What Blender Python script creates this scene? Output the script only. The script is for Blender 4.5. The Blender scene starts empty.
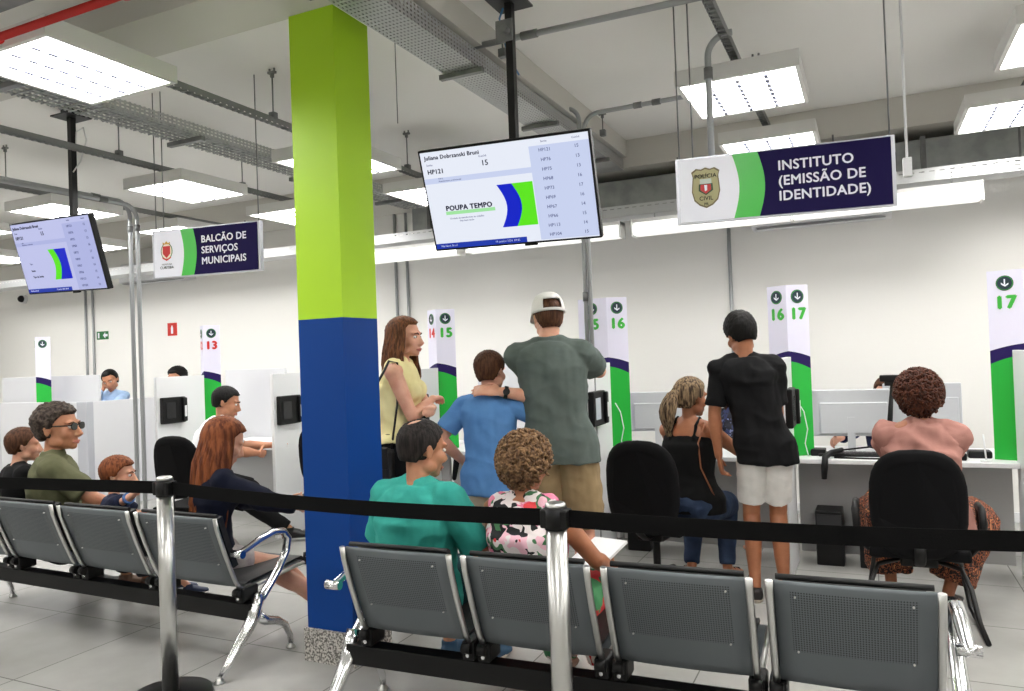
import bpy, bmesh, math, random
from mathutils import Vector, Matrix, noise
V=Vector; PI=math.pi; R=math.radians
random.seed(7)
scn=bpy.context.scene; COL=scn.collection
# ------------------------------------------------------------------ materials
def lin(c): return c/12.92 if c<=.04045 else ((c+.055)/1.055)**2.4
def rgb(r,g,b): return (lin(r/255),lin(g/255),lin(b/255),1)
MATS={}
def mat(name,c,rough=.5,metal=0,bump=None,var=None,emit=0,coat=0,spec=.5):
    if name in MATS: return MATS[name]
    m=bpy.data.materials.new(name); m.use_nodes=True; nt=m.node_tree; b=nt.nodes['Principled BSDF']
    col=rgb(*c); b.inputs['Base Color'].default_value=col
    b.inputs['Roughness'].default_value=rough; b.inputs['Metallic'].default_value=metal
    b.inputs['Specular IOR Level'].default_value=spec
    if coat: b.inputs['Coat Weight'].default_value=coat
    tc=nt.nodes.new('ShaderNodeTexCoord')
    if var:   # (scale, second colour, low, high)
        n=nt.nodes.new('ShaderNodeTexNoise'); n.inputs['Scale'].default_value=var[0]; n.inputs['Detail'].default_value=5
        nt.links.new(tc.outputs['Object'],n.inputs['Vector'])
        r=nt.nodes.new('ShaderNodeValToRGB'); r.color_ramp.elements[0].position=var[2]; r.color_ramp.elements[1].position=var[3]
        r.color_ramp.elements[0].color=col; r.color_ramp.elements[1].color=rgb(*var[1])
        nt.links.new(n.outputs['Fac'],r.inputs['Fac']); nt.links.new(r.outputs['Color'],b.inputs['Base Color'])
    if bump:
        n=nt.nodes.new('ShaderNodeTexNoise'); n.inputs['Scale'].default_value=bump[0]; n.inputs['Detail'].default_value=4
        nt.links.new(tc.outputs['Object'],n.inputs['Vector'])
        bn=nt.nodes.new('ShaderNodeBump'); bn.inputs['Strength'].default_value=bump[1]; bn.inputs['Distance'].default_value=.01
        nt.links.new(n.outputs['Fac'],bn.inputs['Height']); nt.links.new(bn.outputs['Normal'],b.inputs['Normal'])
    if emit:
        b.inputs['Emission Color'].default_value=col; b.inputs['Emission Strength'].default_value=emit
    MATS[name]=m; return m
def patches(name,cols,scale,rough=.8,smooth=0,distort=1.5,kind='VORONOI'):
    m=bpy.data.materials.new(name); m.use_nodes=True; nt=m.node_tree; b=nt.nodes['Principled BSDF']; b.inputs['Roughness'].default_value=rough
    tc=nt.nodes.new('ShaderNodeTexCoord'); n1=nt.nodes.new('ShaderNodeTexNoise'); n1.inputs['Scale'].default_value=scale*.6
    mx=nt.nodes.new('ShaderNodeMixRGB'); mx.blend_type='ADD'; mx.inputs['Fac'].default_value=.12*distort
    nt.links.new(tc.outputs['Object'],n1.inputs['Vector']); nt.links.new(tc.outputs['Object'],mx.inputs['Color1']); nt.links.new(n1.outputs['Color'],mx.inputs['Color2'])
    if kind=='VORONOI':
        v=nt.nodes.new('ShaderNodeTexVoronoi'); v.inputs['Scale'].default_value=scale
        nt.links.new(mx.outputs['Color'],v.inputs['Vector']); s=nt.nodes.new('ShaderNodeSeparateColor'); nt.links.new(v.outputs['Color'],s.inputs['Color']); f=s.outputs['Red']
    else:
        v=nt.nodes.new('ShaderNodeTexVoronoi'); v.inputs['Scale'].default_value=scale; nt.links.new(mx.outputs['Color'],v.inputs['Vector']); f=v.outputs['Distance']
    r=nt.nodes.new('ShaderNodeValToRGB'); r.color_ramp.interpolation='CONSTANT'
    els=r.color_ramp.elements
    for i,(p,c) in enumerate(cols):
        e=els[i] if i<2 else els.new(p)
        e.position=p; e.color=rgb(*c)
    nt.links.new(f,r.inputs['Fac']); nt.links.new(r.outputs['Color'],b.inputs['Base Color']); MATS[name]=m; return m
def perforated(name,c,du,dv,fu,fv,axes,metal=.6,rough=.4,depth=(0,0,0,1),hole_alpha=True,region=None):
    """metal sheet with a regular grid of real holes; axes = two coordinate mixes"""
    m=bpy.data.materials.new(name); m.use_nodes=True; nt=m.node_tree; b=nt.nodes['Principled BSDF']
    b.inputs['Base Color'].default_value=rgb(*c); b.inputs['Metallic'].default_value=metal; b.inputs['Roughness'].default_value=rough
    tc=nt.nodes.new('ShaderNodeTexCoord'); sp=nt.nodes.new('ShaderNodeSeparateXYZ'); nt.links.new(tc.outputs['Object'],sp.inputs['Vector'])
    def M(op,a,bb=None,cc=None):
        n=nt.nodes.new('ShaderNodeMath'); n.operation=op
        for i,x in enumerate((a,bb,cc)):
            if x is None: continue
            if isinstance(x,(int,float)): n.inputs[i].default_value=x
            else: nt.links.new(x,n.inputs[i])
        return n.outputs[0]
    def co(ax):
        if len(ax)==1: return sp.outputs[ax]
        return M('ADD',sp.outputs[ax[0]],sp.outputs[ax[1]])
    u=M('FRACT',M('DIVIDE',co(axes[0]),du)); w0=M('DIVIDE',co(axes[1]),dv); w=M('FRACT',w0)
    h=M('MULTIPLY',M('LESS_THAN',u,fu),M('LESS_THAN',w,fv))
    if region:
        for ax,lo,hi in region:
            h=M('MULTIPLY',h,M('MULTIPLY',M('GREATER_THAN',sp.outputs[ax],lo),M('LESS_THAN',sp.outputs[ax],hi)))
    t=nt.nodes.new('ShaderNodeBsdfTransparent'); ms=nt.nodes.new('ShaderNodeMixShader')
    nt.links.new(h,ms.inputs[0]); nt.links.new(b.outputs[0],ms.inputs[1]); nt.links.new(t.outputs[0],ms.inputs[2])
    nt.links.new(ms.outputs[0],nt.nodes['Material Output'].inputs['Surface']); MATS[name]=m; return m
# ------------------------------------------------------------------ mesh helpers
def frame_of(d):
    d=d.normalized(); a=V((0,0,1)) if abs(d.z)<.9 else V((0,1,0))
    u=a.cross(d).normalized(); return u,d.cross(u).normalized()
class MB:
    def __init__(s,M=None): s.bm=bmesh.new(); s.M=M or Matrix(); s.mats=[]; s.cur=0
    def use(s,m):
        if m not in s.mats: s.mats.append(m)
        s.cur=s.mats.index(m); return s
    def v(s,p): return s.bm.verts.new(s.M@V(p))
    def f(s,vs,smooth=False):
        try: fc=s.bm.faces.new(vs)
        except ValueError: return
        fc.material_index=s.cur; fc.smooth=smooth; return fc
    def box(s,c,d,rot=None,bev=0):
        c=V(c); hx,hy,hz=[x/2 for x in d]; rot=rot or Matrix()
        if bev:
            b=min(bev,hx*.49,hy*.49,hz*.49); vs=[]
            t=bmesh.new(); bmesh.ops.create_cube(t,size=1)
            for v in t.verts: v.co=V((v.co.x*2*hx,v.co.y*2*hy,v.co.z*2*hz))
            bmesh.ops.bevel(t,geom=t.edges[:]+t.verts[:],offset=b,segments=2,affect='EDGES',profile=.5)
            mp={v:s.v(c+rot@v.co) for v in t.verts}
            for f in t.faces: s.f([mp[v] for v in f.verts])
            t.free(); return s
        p=[s.v(c+rot@V((x*hx,y*hy,z*hz))) for x,y,z in ((-1,-1,-1),(1,-1,-1),(1,1,-1),(-1,1,-1),(-1,-1,1),(1,-1,1),(1,1,1),(-1,1,1))]
        for q in ((3,2,1,0),(4,5,6,7),(0,1,5,4),(1,2,6,5),(2,3,7,6),(3,0,4,7)): s.f([p[i] for i in q])
        return s
    def mm(s,x0,x1,y0,y1,z0,z1,bev=0): return s.box(((x0+x1)/2,(y0+y1)/2,(z0+z1)/2),(abs(x1-x0),abs(y1-y0),abs(z1-z0)),bev=bev)
    def loft(s,rings,n=16,pw=1.0,cap=True):
        rs=[]
        for c,U,W in rings:
            r=[]
            for i in range(n):
                a=2*PI*i/n; ca,sa=math.cos(a),math.sin(a)
                if pw!=1: ca=math.copysign(abs(ca)**pw,ca); sa=math.copysign(abs(sa)**pw,sa)
                r.append(s.v(V(c)+V(U)*ca+V(W)*sa))
            rs.append(r)
        for a,b in zip(rs,rs[1:]):
            for i in range(n): s.f([a[i],a[(i+1)%n],b[(i+1)%n],b[i]],True)
        if cap: s.f(rs[0][::-1]); s.f(rs[-1])
        return s
    def tube(s,pts,rad,n=12,round_=False,flat=1.0,up=None):
        pts=[V(p) for p in pts]; k=len(pts)
        if isinstance(rad,(int,float)): rad=[rad]*k
        dirs=[]
        for i in range(k):
            a=pts[max(i-1,0)]; b=pts[min(i+1,k-1)]; d=(b-a)
            dirs.append(d.normalized() if d.length>1e-9 else V((0,0,1)))
        u,w=frame_of(dirs[0])
        if up is not None:
            w=V(up)-dirs[0]*V(up).dot(dirs[0]); w.normalize(); u=w.cross(dirs[0])
        rings=[]
        for i in range(k):
            d=dirs[i]; u=(u-d*u.dot(d)).normalized(); w=d.cross(u)
            if i==0 and round_:
                for a in (80,55,28): rings.append((pts[0]-d*rad[0]*math.sin(R(a)),u*rad[0]*math.cos(R(a)),w*rad[0]*math.cos(R(a))*flat))
            rings.append((pts[i],u*rad[i],w*rad[i]*flat))
            if i==k-1 and round_:
                for a in (28,55,80): rings.append((pts[i]+d*rad[i]*math.sin(R(a)),u*rad[i]*math.cos(R(a)),w*rad[i]*math.cos(R(a))*flat))
        return s.loft(rings,n)
    def cyl(s,p,q,r,n=16,r2=None): return s.tube([p,q],[r,r if r2 is None else r2],n)
    def ell(s,c,r,rot=None,n=16,m=10,fn=None):
        c=V(c); rot=rot or Matrix.Identity(3); rows=[]
        top=None
        for j in range(m+1):
            th=PI*j/m; row=[]
            cnt=1 if j in(0,m) else n
            for i in range(cnt):
                a=2*PI*i/n; d=V((math.sin(th)*math.cos(a),math.sin(th)*math.sin(a),math.cos(th)))
                k=fn(d) if fn else 1
                row.append(s.v(c+rot@V((d.x*r[0]*k,d.y*r[1]*k,d.z*r[2]*k))))
            rows.append(row)
        for a,b in zip(rows,rows[1:]):
            for i in range(n):
                j=(i+1)%n
                if len(a)==1: s.f([a[0],b[i],b[j]],True)
                elif len(b)==1: s.f([a[j],a[i],b[0]],True)
                else: s.f([a[i],b[i],b[j],a[j]],True)
        return s
    def prism(s,poly,fr,t):
        """poly: (u,v) list; fr: (origin,U,W); extruded by t along UxW"""
        o,U,W=[V(x) for x in fr]; N=U.cross(W).normalized()
        a=[s.v(o+U*u+W*v) for u,v in poly]; b=[s.v(o+U*u+W*v+N*t) for u,v in poly]
        s.f(a[::-1]); s.f(b); k=len(poly)
        for i in range(k): s.f([a[i],a[(i+1)%k],b[(i+1)%k],b[i]])
        return s
    def text(s,txt,size,fr,align='LEFT',bold=0,t=.001,sx=1):
        cu=bpy.data.curves.new('t','FONT'); cu.body=txt; cu.size=size; cu.align_x=align; cu.align_y='CENTER'; cu.extrude=t/2; cu.resolution_u=3; cu.space_character=1+bold*2.2
        ob=bpy.data.objects.new('t',cu); COL.objects.link(ob); dg=bpy.context.evaluated_depsgraph_get(); dg.update()
        me=ob.evaluated_get(dg).to_mesh(); o,U,W=[V(x) for x in fr]; U=U.normalized(); W=W.normalized(); N=U.cross(W)
        q=bold*size
        for k,(dx,dy) in enumerate([(0,0)]+([(q,0),(-q,0),(0,q*.8),(0,-q*.8)] if bold else [])):
            vs=[s.v(o+U*(v.co.x*sx+dx)+W*(v.co.y+dy)+N*(v.co.z+k*.00006)) for v in me.vertices]
            for p in me.polygons: s.f([vs[i] for i in p.vertices])
        ob.evaluated_get(dg).to_mesh_clear(); bpy.data.objects.remove(ob); bpy.data.curves.remove(cu); return s
    def mesh(s,name): 
        me=bpy.data.meshes.new(name); s.bm.normal_update(); s.bm.to_mesh(me); s.bm.free()
        for m in s.mats: me.materials.append(m)
        return me
    def build(s,name,parent=None,label=None,cat=None,group=None,kind=None,mesh=None):
        me=mesh or s.mesh(name); return link(me,name,parent,label,cat,group,kind)
ROOT={}
def link(me,name,parent=None,label=None,cat=None,group=None,kind=None):
    o=bpy.data.objects.new(name,me); COL.objects.link(o)
    if parent is not None:
        o.parent=parent; M=ROOT[parent.name]; me.transform(M.inverted()); ROOT[o.name]=M
    else:
        xs=[v.co for v in me.vertices]
        L=V(((min(v.x for v in xs)+max(v.x for v in xs))/2,(min(v.y for v in xs)+max(v.y for v in xs))/2,min(v.z for v in xs)))
        if kind=='structure': L=V((0,0,0))
        me.transform(Matrix.Translation(-L)); o.location=L; ROOT[o.name]=Matrix.Translation(L)
    tag(o,label,cat,group,kind); return o
def tag(o,label=None,cat=None,group=None,kind=None):
    if label: o['label']=label
    if cat: o['category']=cat
    if group: o['group']=group
    if kind: o['kind']=kind
def thing(name,label,cat,loc,rz=0,group=None):
    o=bpy.data.objects.new(name,None); COL.objects.link(o); o.location=loc; o.rotation_euler=(0,0,rz); o.empty_display_size=.1
    ROOT[o.name]=Matrix.Translation(V(loc))@Matrix.Rotation(rz,4,'Z'); tag(o,label,cat,group); return o
def kids(o): return [c for c in bpy.data.objects if c.parent==o]
def dup(o,loc,rz=None,label=None,group=None,parent=None):
    c=o.copy(); COL.objects.link(c)
    if parent: c.parent=parent
    else:
        c.location=loc
        if rz is not None: c.rotation_euler=(0,0,rz)
        if label: c['label']=label
        if group: c['group']=group
    for k in kids(o): dup(k,None,parent=c)
    return c
def remesh(me,vox,it=6,fac=.5):
    ob=bpy.data.objects.new('tmp',me); COL.objects.link(ob)
    m=ob.modifiers.new('r','REMESH'); m.mode='VOXEL'; m.voxel_size=vox; m.use_smooth_shade=True
    if it: k=ob.modifiers.new('s','SMOOTH'); k.iterations=it; k.factor=fac
    dg=bpy.context.evaluated_depsgraph_get(); dg.update()
    out=bpy.data.meshes.new_from_object(ob.evaluated_get(dg)); mats=list(me.materials)
    bpy.data.objects.remove(ob); bpy.data.meshes.remove(me)
    out.materials.clear()
    for x in mats: out.materials.append(x)
    for p in out.polygons: p.use_smooth=True
    return out
def wrinkle(me,amp,sc,st=(1,1,.45)):
    me.update()
    ns=[v.normal.copy() for v in me.vertices]
    for v,n in zip(me.vertices,ns):
        p=v.co; q=V((p.x*sc*st[0],p.y*sc*st[1],p.z*sc*st[2])); w=noise.noise(q)+.5*noise.noise(q*2.1)
        q2=V((p.x*sc*.5+p.z*sc*.8,p.y*sc*.5,p.z*sc*.5-p.x*sc*.6)); w+=.8*(1-abs(noise.noise(q2))*2)
        v.co=p+n*amp*w
# ------------------------------------------------------------------ palette
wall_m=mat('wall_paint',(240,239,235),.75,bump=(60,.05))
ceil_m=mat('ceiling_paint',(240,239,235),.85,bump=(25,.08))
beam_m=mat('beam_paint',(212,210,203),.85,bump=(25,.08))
steel=mat('brushed_galvanised_steel',(180,183,183),.45,.4,var=(12,(150,153,153),.4,.65))
steel_d=mat('dull_galvanised_steel',(135,137,137),.5,.35,var=(9,(112,114,114),.4,.65))
pipe_m=mat('galvanised_conduit',(168,171,173),.4,.4)
chrome=mat('polished_chrome',(225,226,228),.14,1)
satin=mat('satin_stainless',(205,205,203),.3,1)
black=mat('black_plastic',(9,9,10),.5,spec=.3)
blackm=mat('black_painted_steel',(16,16,17),.35)
belt_m=mat('black_webbing',(9,9,10),.85,bump=(400,.2),spec=.15)
chairfab=mat('charcoal_chair_fabric',(13,13,15),.85,bump=(300,.15),spec=.15)
white=mat('white_laminate',(228,229,231),.4)
greypan=mat('light_grey_panel',(214,215,219),.5,bump=(80,.03))
desk_side=mat('grey_laminate',(172,172,172),.5)
lampw=mat('white_lamp_housing',(225,225,222),.5)
redpipe=mat('red_pipe_paint',(190,28,20),.4)
green_p=mat('lime_green_paint',(176,222,32),.5,bump=(90,.05))
blue_p=mat('deep_blue_paint',(0,62,140),.5,bump=(90,.05),spec=.25)
granite=mat('speckled_granite',(92,88,84),.3,var=(90,(212,208,202),.42,.58))
sign_navy=mat('sign_navy',(26,18,68),.6,spec=.12); sign_green=mat('sign_green',(62,190,66),.35); sign_white=mat('sign_white',(236,238,248),.35)
tot_white=mat('totem_white',(226,224,242),.35); tot_purple=mat('totem_purple',(36,22,84),.6,spec=.2); tot_green=mat('totem_green',(32,176,60),.35)
num_green=mat('numeral_green',(60,175,62),.4); num_red=mat('numeral_red',(205,40,34),.4); emb_m=mat('emblem_dark_teal',(20,46,58),.4)
alu=mat('anodised_aluminium',(190,192,200),.35,.5)
def lens_mat():
    m=mat('lit_diffuser',(255,253,246),.4); b=m.node_tree.nodes['Principled BSDF']
    b.inputs['Emission Color'].default_value=(1,.98,.94,1); b.inputs['Emission Strength'].default_value=LENS; return m
LENS=15
lens=lens_mat()
# floor
def floor_mat():
    m=bpy.data.materials.new('grey_porcelain_tiles'); m.use_nodes=True; nt=m.node_tree; b=nt.nodes['Principled BSDF']
    tc=nt.nodes.new('ShaderNodeTexCoord'); br=nt.nodes.new('ShaderNodeTexBrick'); nt.links.new(tc.outputs['Object'],br.inputs['Vector'])
    br.offset=0; br.inputs['Scale'].default_value=1; br.inputs['Brick Width'].default_value=.8; br.inputs['Row Height'].default_value=.8; br.inputs['Mortar Size'].default_value=.0035
    br.inputs['Color1'].default_value=rgb(178,177,174); br.inputs['Color2'].default_value=rgb(172,171,168); br.inputs['Mortar'].default_value=rgb(118,117,114)
    n=nt.nodes.new('ShaderNodeTexNoise'); n.inputs['Scale'].default_value=1.7; n.inputs['Detail'].default_value=8; nt.links.new(tc.outputs['Object'],n.inputs['Vector'])
    r=nt.nodes.new('ShaderNodeValToRGB'); r.color_ramp.elements[0].color=(.78,.78,.77,1); r.color_ramp.elements[1].color=(1,1,1,1); r.color_ramp.elements[0].position=.35; r.color_ramp.elements[1].position=.65
    nt.links.new(n.outputs['Fac'],r.inputs['Fac']); mx=nt.nodes.new('ShaderNodeMixRGB'); mx.blend_type='MULTIPLY'; mx.inputs['Fac'].default_value=1
    nt.links.new(br.outputs['Color'],mx.inputs['Color1']); nt.links.new(r.outputs['Color'],mx.inputs['Color2']); nt.links.new(mx.outputs['Color'],b.inputs['Base Color'])
    b.inputs['Roughness'].default_value=.27; return m
# ------------------------------------------------------------------ room shell
CZ=3.56; WY=7.6
def struct(name,mb): return mb.build(name,kind='structure')
struct('floor',MB().use(floor_mat()).mm(-15,6,-4,WY,-.1,0))
struct('ceiling',MB().use(ceil_m).mm(-15,6,-4,WY,CZ,CZ+.15))
struct('wall_back',MB().use(wall_m).mm(-15,6,WY,WY+.15,0,CZ))
struct('wall_left',MB().use(wall_m).mm(-15.15,-15,-4,WY,0,CZ))
struct('wall_right',MB().use(wall_m).mm(6,6.15,-4,WY,0,CZ))
struct('wall_front',MB().use(wall_m).mm(-15,6,-4.15,-4,0,CZ))
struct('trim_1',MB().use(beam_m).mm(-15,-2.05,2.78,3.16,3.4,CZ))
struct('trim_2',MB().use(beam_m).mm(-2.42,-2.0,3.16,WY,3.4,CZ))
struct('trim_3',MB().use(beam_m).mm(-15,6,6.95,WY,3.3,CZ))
struct('baseboard_back',MB().use(white).mm(-15,6,WY-.015,WY,0,.08))
# column
col=thing('column','square column painted lime green above and deep blue below','column',(-2.575,3.29,0))
MB().use(blue_p).mm(-2.72,-2.43,3.14,3.44,.17,1.785).use(green_p).mm(-2.72,-2.43,3.14,3.44,1.785,3.4).build('shaft',col)
MB().use(granite).mm(-2.735,-2.415,3.125,3.455,0,.17).build('plinth',col,label='speckled grey granite plinth')
# ------------------------------------------------------------------ ceiling lights
def make_light():
    t=thing('ceiling_light','','ceiling light',(0,0,3.03),0)
    b=MB(ROOT[t.name]).use(lampw)
    w,l=.33,.35
    b.mm(-w,w,-l,-l+.025,0.002,.085).mm(-w,w,l-.025,l,0.002,.085).mm(-w,-w+.025,-l+.025,l-.025,0.002,.085).mm(w-.025,w,-l+.025,l-.025,0.002,.085).mm(-w,w,-l,l,.085,.09)
    b.build('housing',t)
    MB(ROOT[t.name]).use(lens).mm(-w+.026,w-.026,-l+.026,l-.026,.008,.03).build('diffuser',t)
    b=MB(ROOT[t.name]).use(lampw)
    b.use(mat('louvre_reflector',(120,124,150),.4))
    for i in range(1,4):
        for j in range(8): b.mm(-w+.026+i*.152-.011,-w+.026+i*.152+.011,-l+.055+j*.078,-l+.055+j*.078+.048,-.006,.0075)
    b.use(lampw)
    for i in range(1,4): b.mm(-w+.026+i*.152-.0015,-w+.026+i*.152+.0015,-l+.026,l-.026,-.004,.0075)
    b.build('louvre',t); return t
L0=make_light(); first=[1]
def light(x,y,label,group=None):
    if first: first.pop(); o=L0; o.location=(x,y,3.03); o['label']=label
    else: o=dup(L0,(x,y,3.03),0,label)
    if group: o['group']=group
G='ceiling lights hanging in rows'
for x,y,l in [(-.6,4.6,'lit square ceiling light above the left end of the identity sign'),(-.6,5.97,'lit ceiling light half hidden behind top of identity sign'),
  (.95,5.97,'lit ceiling light above the right end of the wall cable tray'),(1.02,4.6,'lit ceiling light cut by the right edge near its top'),
  (-3.52,2.47,'largest lit ceiling light at top left beside the red pipe'),(-5.13,4.6,'lit ceiling light above the municipal services sign'),
  (-3.55,4.6,'lit ceiling light cut through by the green column top'),(-3.5,5.92,'lit ceiling light just left of the big screen'),
  (-5.15,5.97,'lit ceiling light between municipal sign and green column'),(-6.7,4.6,'lit ceiling light above the left screen'),
  (-6.75,5.97,'lit ceiling light behind top of the municipal sign'),(-8.3,4.6,'lit ceiling light at far left level with the left screen'),
  (-8.35,5.97,'lit ceiling light behind the left screen')]: light(x,y,l,G)
G2='ceiling lights beyond the picture edges'
for x in (-10,-11.6): 
    for y in (4.6,5.97): light(x,y,'square lit ceiling light at the far left of the hall',G2)
for x in (-11.5,-9.9,-8.3,-6.7,-5.1):  light(x,2.36,'square lit ceiling light outside the left of the view',G2)
for x in (-.6,1.0,2.6,4.4): light(x,2.36,'square lit ceiling light above the front waiting row',G2)
for x in (2.6,4.4):
    for y in (4.6,5.97): light(x,y,'square lit ceiling light outside the right of the view',G2)
for x in (-10,-6.7,-3.5,-.6,2.6):  # unseen extra lights added behind the camera for the room's lighting
    for y in (.3,-2): light(x,y,'unseen square ceiling light added behind the viewpoint',G2)
# ------------------------------------------------------------------ struts, trays, conduits
serr=perforated('slotted_channel_steel',(140,142,142),.05,.09,.5,.35,('Y','XZ'),.35,.45)
def strut(x,y0,y1,z,label):
    b=MB().use(serr).mm(x-.022,x-.019,y0,y1,z-.02,z+.022).mm(x+.019,x+.022,y0,y1,z-.02,z+.022).use(steel_d).mm(x-.022,x+.022,y0,y1,z+.019,z+.022)
    k=int((y1-y0)/.05)
    for i in range(k): b.mm(x-.022,x+.022,y0+i*.05,y0+i*.05+.02,z-.022,z-.019)
    return b.build('steel_channel',label=label,cat='steel channel',group='slotted steel channels carrying the lights')
strut(-.62,2.2,6.9,3.2,'slotted steel channel running over identity sign to its lights')
strut(1.0,2.2,6.9,3.2,'slotted steel channel at the right edge of the ceiling')
strut(-3.58,2.7,6.9,3.2,'slotted steel channel passing behind the green column top')
strut(-5.2,2.0,6.9,3.2,'slotted steel channel crossing above the left screen pole')
strut(-6.75,2.0,6.9,3.2,'slotted steel channel furthest left above the left screen')
def anchor(x,y,label,z=3.22):
    t=thing('hanger_rod',label,'hanger rod',(x,y,z),0,'threaded hanger rods on the ceiling')
    MB().use(steel_d).cyl((x,y,z),(x,y,CZ-.03),.005,8).build('rod',t)
    MB().use(steel_d).mm(x-.03,x+.03,y-.012,y+.012,CZ-.035,CZ-.02).cyl((x,y,CZ-.06),(x,y,CZ-.03),.014,8).cyl((x-.02,y,CZ-.03),(x-.02,y,CZ),.007,8).cyl((x+.02,y,CZ-.03),(x+.02,y,CZ),.007,8).build('ceiling_clip',t)
    MB().use(steel_d).mm(x-.022,x+.022,y-.02,y+.02,z-.01,z+.04).build('channel_clamp',t)
for x,y,l in [(-3.58,3.95,'hanger rod left of the green column'),(-3.58,5.6,'hanger rod between column and big screen'),(-5.2,4.02,'hanger rod right of the left screen pole'),
  (-5.2,5.3,'hanger rod over light above municipal sign'),(-.62,3.6,'hanger rod above the identity sign conduit'),(-.62,5.4,'hanger rod behind the identity sign light'),
  (-6.75,4.1,'hanger rod above the light at left screen'),(1.0,5.3,'hanger rod near right edge light')]: anchor(x,y,l)
anchor(-1.92,4.1,'hanger rod left of the blue cable',3.36); anchor(-1.92,6.0,'hanger rod at the conduit bends above big screen',3.36)
perf=perforated('perforated_tray_steel',(190,192,192),.034,.022,.6,.5,('Y','XZ'),.3,.4)
perfx=perforated('perforated_tray_steel_wall',(205,207,208),.07,.03,.55,.4,('X','YZ'),.5,.4)
def tray_y(x0,x1,y0,y1,z,h,label,ladder=False):
    cx=(x0+x1)/2; t=thing('cable_tray',label,'cable tray',(cx,(y0+y1)/2,z))
    MB().use(perf).mm(x1-.003,x1,y0,y1,z,z+h).mm(x0,x0+.003,y0,y1,z,z+h).build('side_rail',t)
    if ladder:
        b=MB().use(steel)
        n=int((y1-y0)/.055)
        for i in range(n): b.mm(x0,x1,y0+i*.055,y0+i*.055+.006,z-.003,z+.003)
        for k in range(5): xx=x0+(x1-x0)*(k+.5)/5; b.mm(xx-.003,xx+.003,y0,y1,z+.003,z+.009)
        b.build('wire_mesh_bed',t)
        MB().use(steel).mm(x0+.12,x1-.02,y0,y1,z+.02,z+.025).build('cover_plate',t)
    else:
        MB().use(perf).mm(x0,x1,y0,y1,z-.003,z).build('tray_bed',t)
        MB().use(steel_d).mm(x0+.02,x1-.02,y0,y1,z+.03,z+.06).build('cable_bundle',t)
    for y in [y0+.35+i*1.2 for i in range(int((y1-y0)/1.2)+1)]:
        if y<y1: MB().use(steel_d).mm(x0-.03,x1+.03,y,y+.035,z-.035,z-.006).build('support_bracket',t)
    return t
tray_y(-4.24,-3.98,2.12,6.6,3.1,.075,'wide mesh cable tray running under the left ceiling',True)
tray_y(-2.25,-2.02,1.2,6.9,3.27,.1,'perforated cable tray running along the beam past the big screen')
# near tray at top left, with the red pipe
t=thing('cable_tray','dark perforated cable tray crossing the top left corner','cable tray',(-4.3,1.8,3.05))
MB().use(perfx).mm(-6,-2.3,1.70,1.703,3.05,3.15).mm(-6,-2.3,1.93,1.933,3.05,3.15).build('side_rail',t)
MB().use(steel_d).mm(-6,-2.3,1.704,1.929,3.045,3.049).mm(-6,-2.3,1.74,1.84,3.07,3.1).build('tray_bed',t)
PY,PZ=1.99,2.99
t=thing('sprinkler_pipe','red fire sprinkler pipe at the top left corner','pipe',(-4.3,2.1,3.08))
MB().use(redpipe).cyl((-6.3,PY,PZ),(-2.1,PY,PZ),.017,14).build('pipe',t)
for x in (-3.32,-4.6,-2.5):
    MB().use(redpipe).cyl((x-.02,PY,PZ),(x+.02,PY,PZ),.026,14).build('coupling',t)
    MB().use(steel_d).cyl((x,PY,PZ+.02),(x,PY,CZ),.004,8).build('hanger',t)
def bend(p,q,r,c,k=8):   # path corner at c between p and q with radius r
    p,q,c=V(p),V(q),V(c); a=(p-c).normalized(); b=(q-c).normalized(); s=c+a*r; e=c+b*r; o=c+(a+b)*r
    out=[p]
    for i in range(k+1):
        th=PI/2*i/k; out.append(o-b*r*math.cos(th)-a*r*math.sin(th))
    return out+[q]
def conduit(pts,r,label,couplers=(),cat='conduit',group=None):
    t=thing('conduit',label,cat,pts[-1],0,group)
    MB().use(pipe_m).tube(pts,r,12).build('pipe',t)
    for p,q in couplers: MB().use(steel_d).cyl(p,q,r*1.35,12).build('coupling',t)
    return t
x,y=-.715,4.10
conduit(bend((-.585,4.10,3.215),(x,y,2.45),.11,(x,y,3.215)),.0175,'vertical conduit dropping behind the identity sign from a ceiling bend',[((x,y,2.99),(x,y,3.05))])
conduit(bend((-2.02,5.45,3.44),(-1.93,5.45,0),.11,(-1.93,5.45,3.44)),.017,'conduit dropping behind the big screen to the counter',[((-1.93,5.45,1.95),(-1.93,5.45,2.02))])
conduit(bend((-1.05,5.45,3.37),(-1.893,5.45,0),.12,(-1.893,5.45,3.37)),.017,'conduit bending from the right down beside the counter divider',[((-1.5,5.45,3.37),(-1.44,5.45,3.37)),((-1.36,5.45,3.37),(-1.3,5.45,3.37))])
conduit([(-2.1,4.0,3.41),(-.3,4.0,3.385)],.018,'conduit crossing the ceiling above the big screen',[((-1.75,4.0,3.405),(-1.65,4.0,3.404))])
for k,(dx,l) in enumerate([(0,'left one of twin conduits dropping beside the municipal sign'),(.1,'right one of twin conduits dropping beside the municipal sign')]):
    X=-6.47+dx; conduit(bend((X,2.3,3.19-.045*k),(X,5.1,0),.14,(X,5.1,3.19-.045*k)),.02,l,[((X,4.7,3.19-.045*k),(X,4.78,3.19-.045*k)),((X,5.1,2.9),(X,5.1,2.96))])
for X,z1,l in [(-10.64,3.3,'left wall conduit under the left screen'),(-10.48,3.3,'right wall conduit under the left screen'),(-5.06,3.3,'left wall conduit above the woman in yellow'),(-4.9,3.3,'right wall conduit above the woman in yellow'),(-1.19,3.3,'single wall conduit between identity sign and black-shirted man')]:
    conduit([(X,WY-.018,z1),(X,WY-.018,0)],.018,l)
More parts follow.
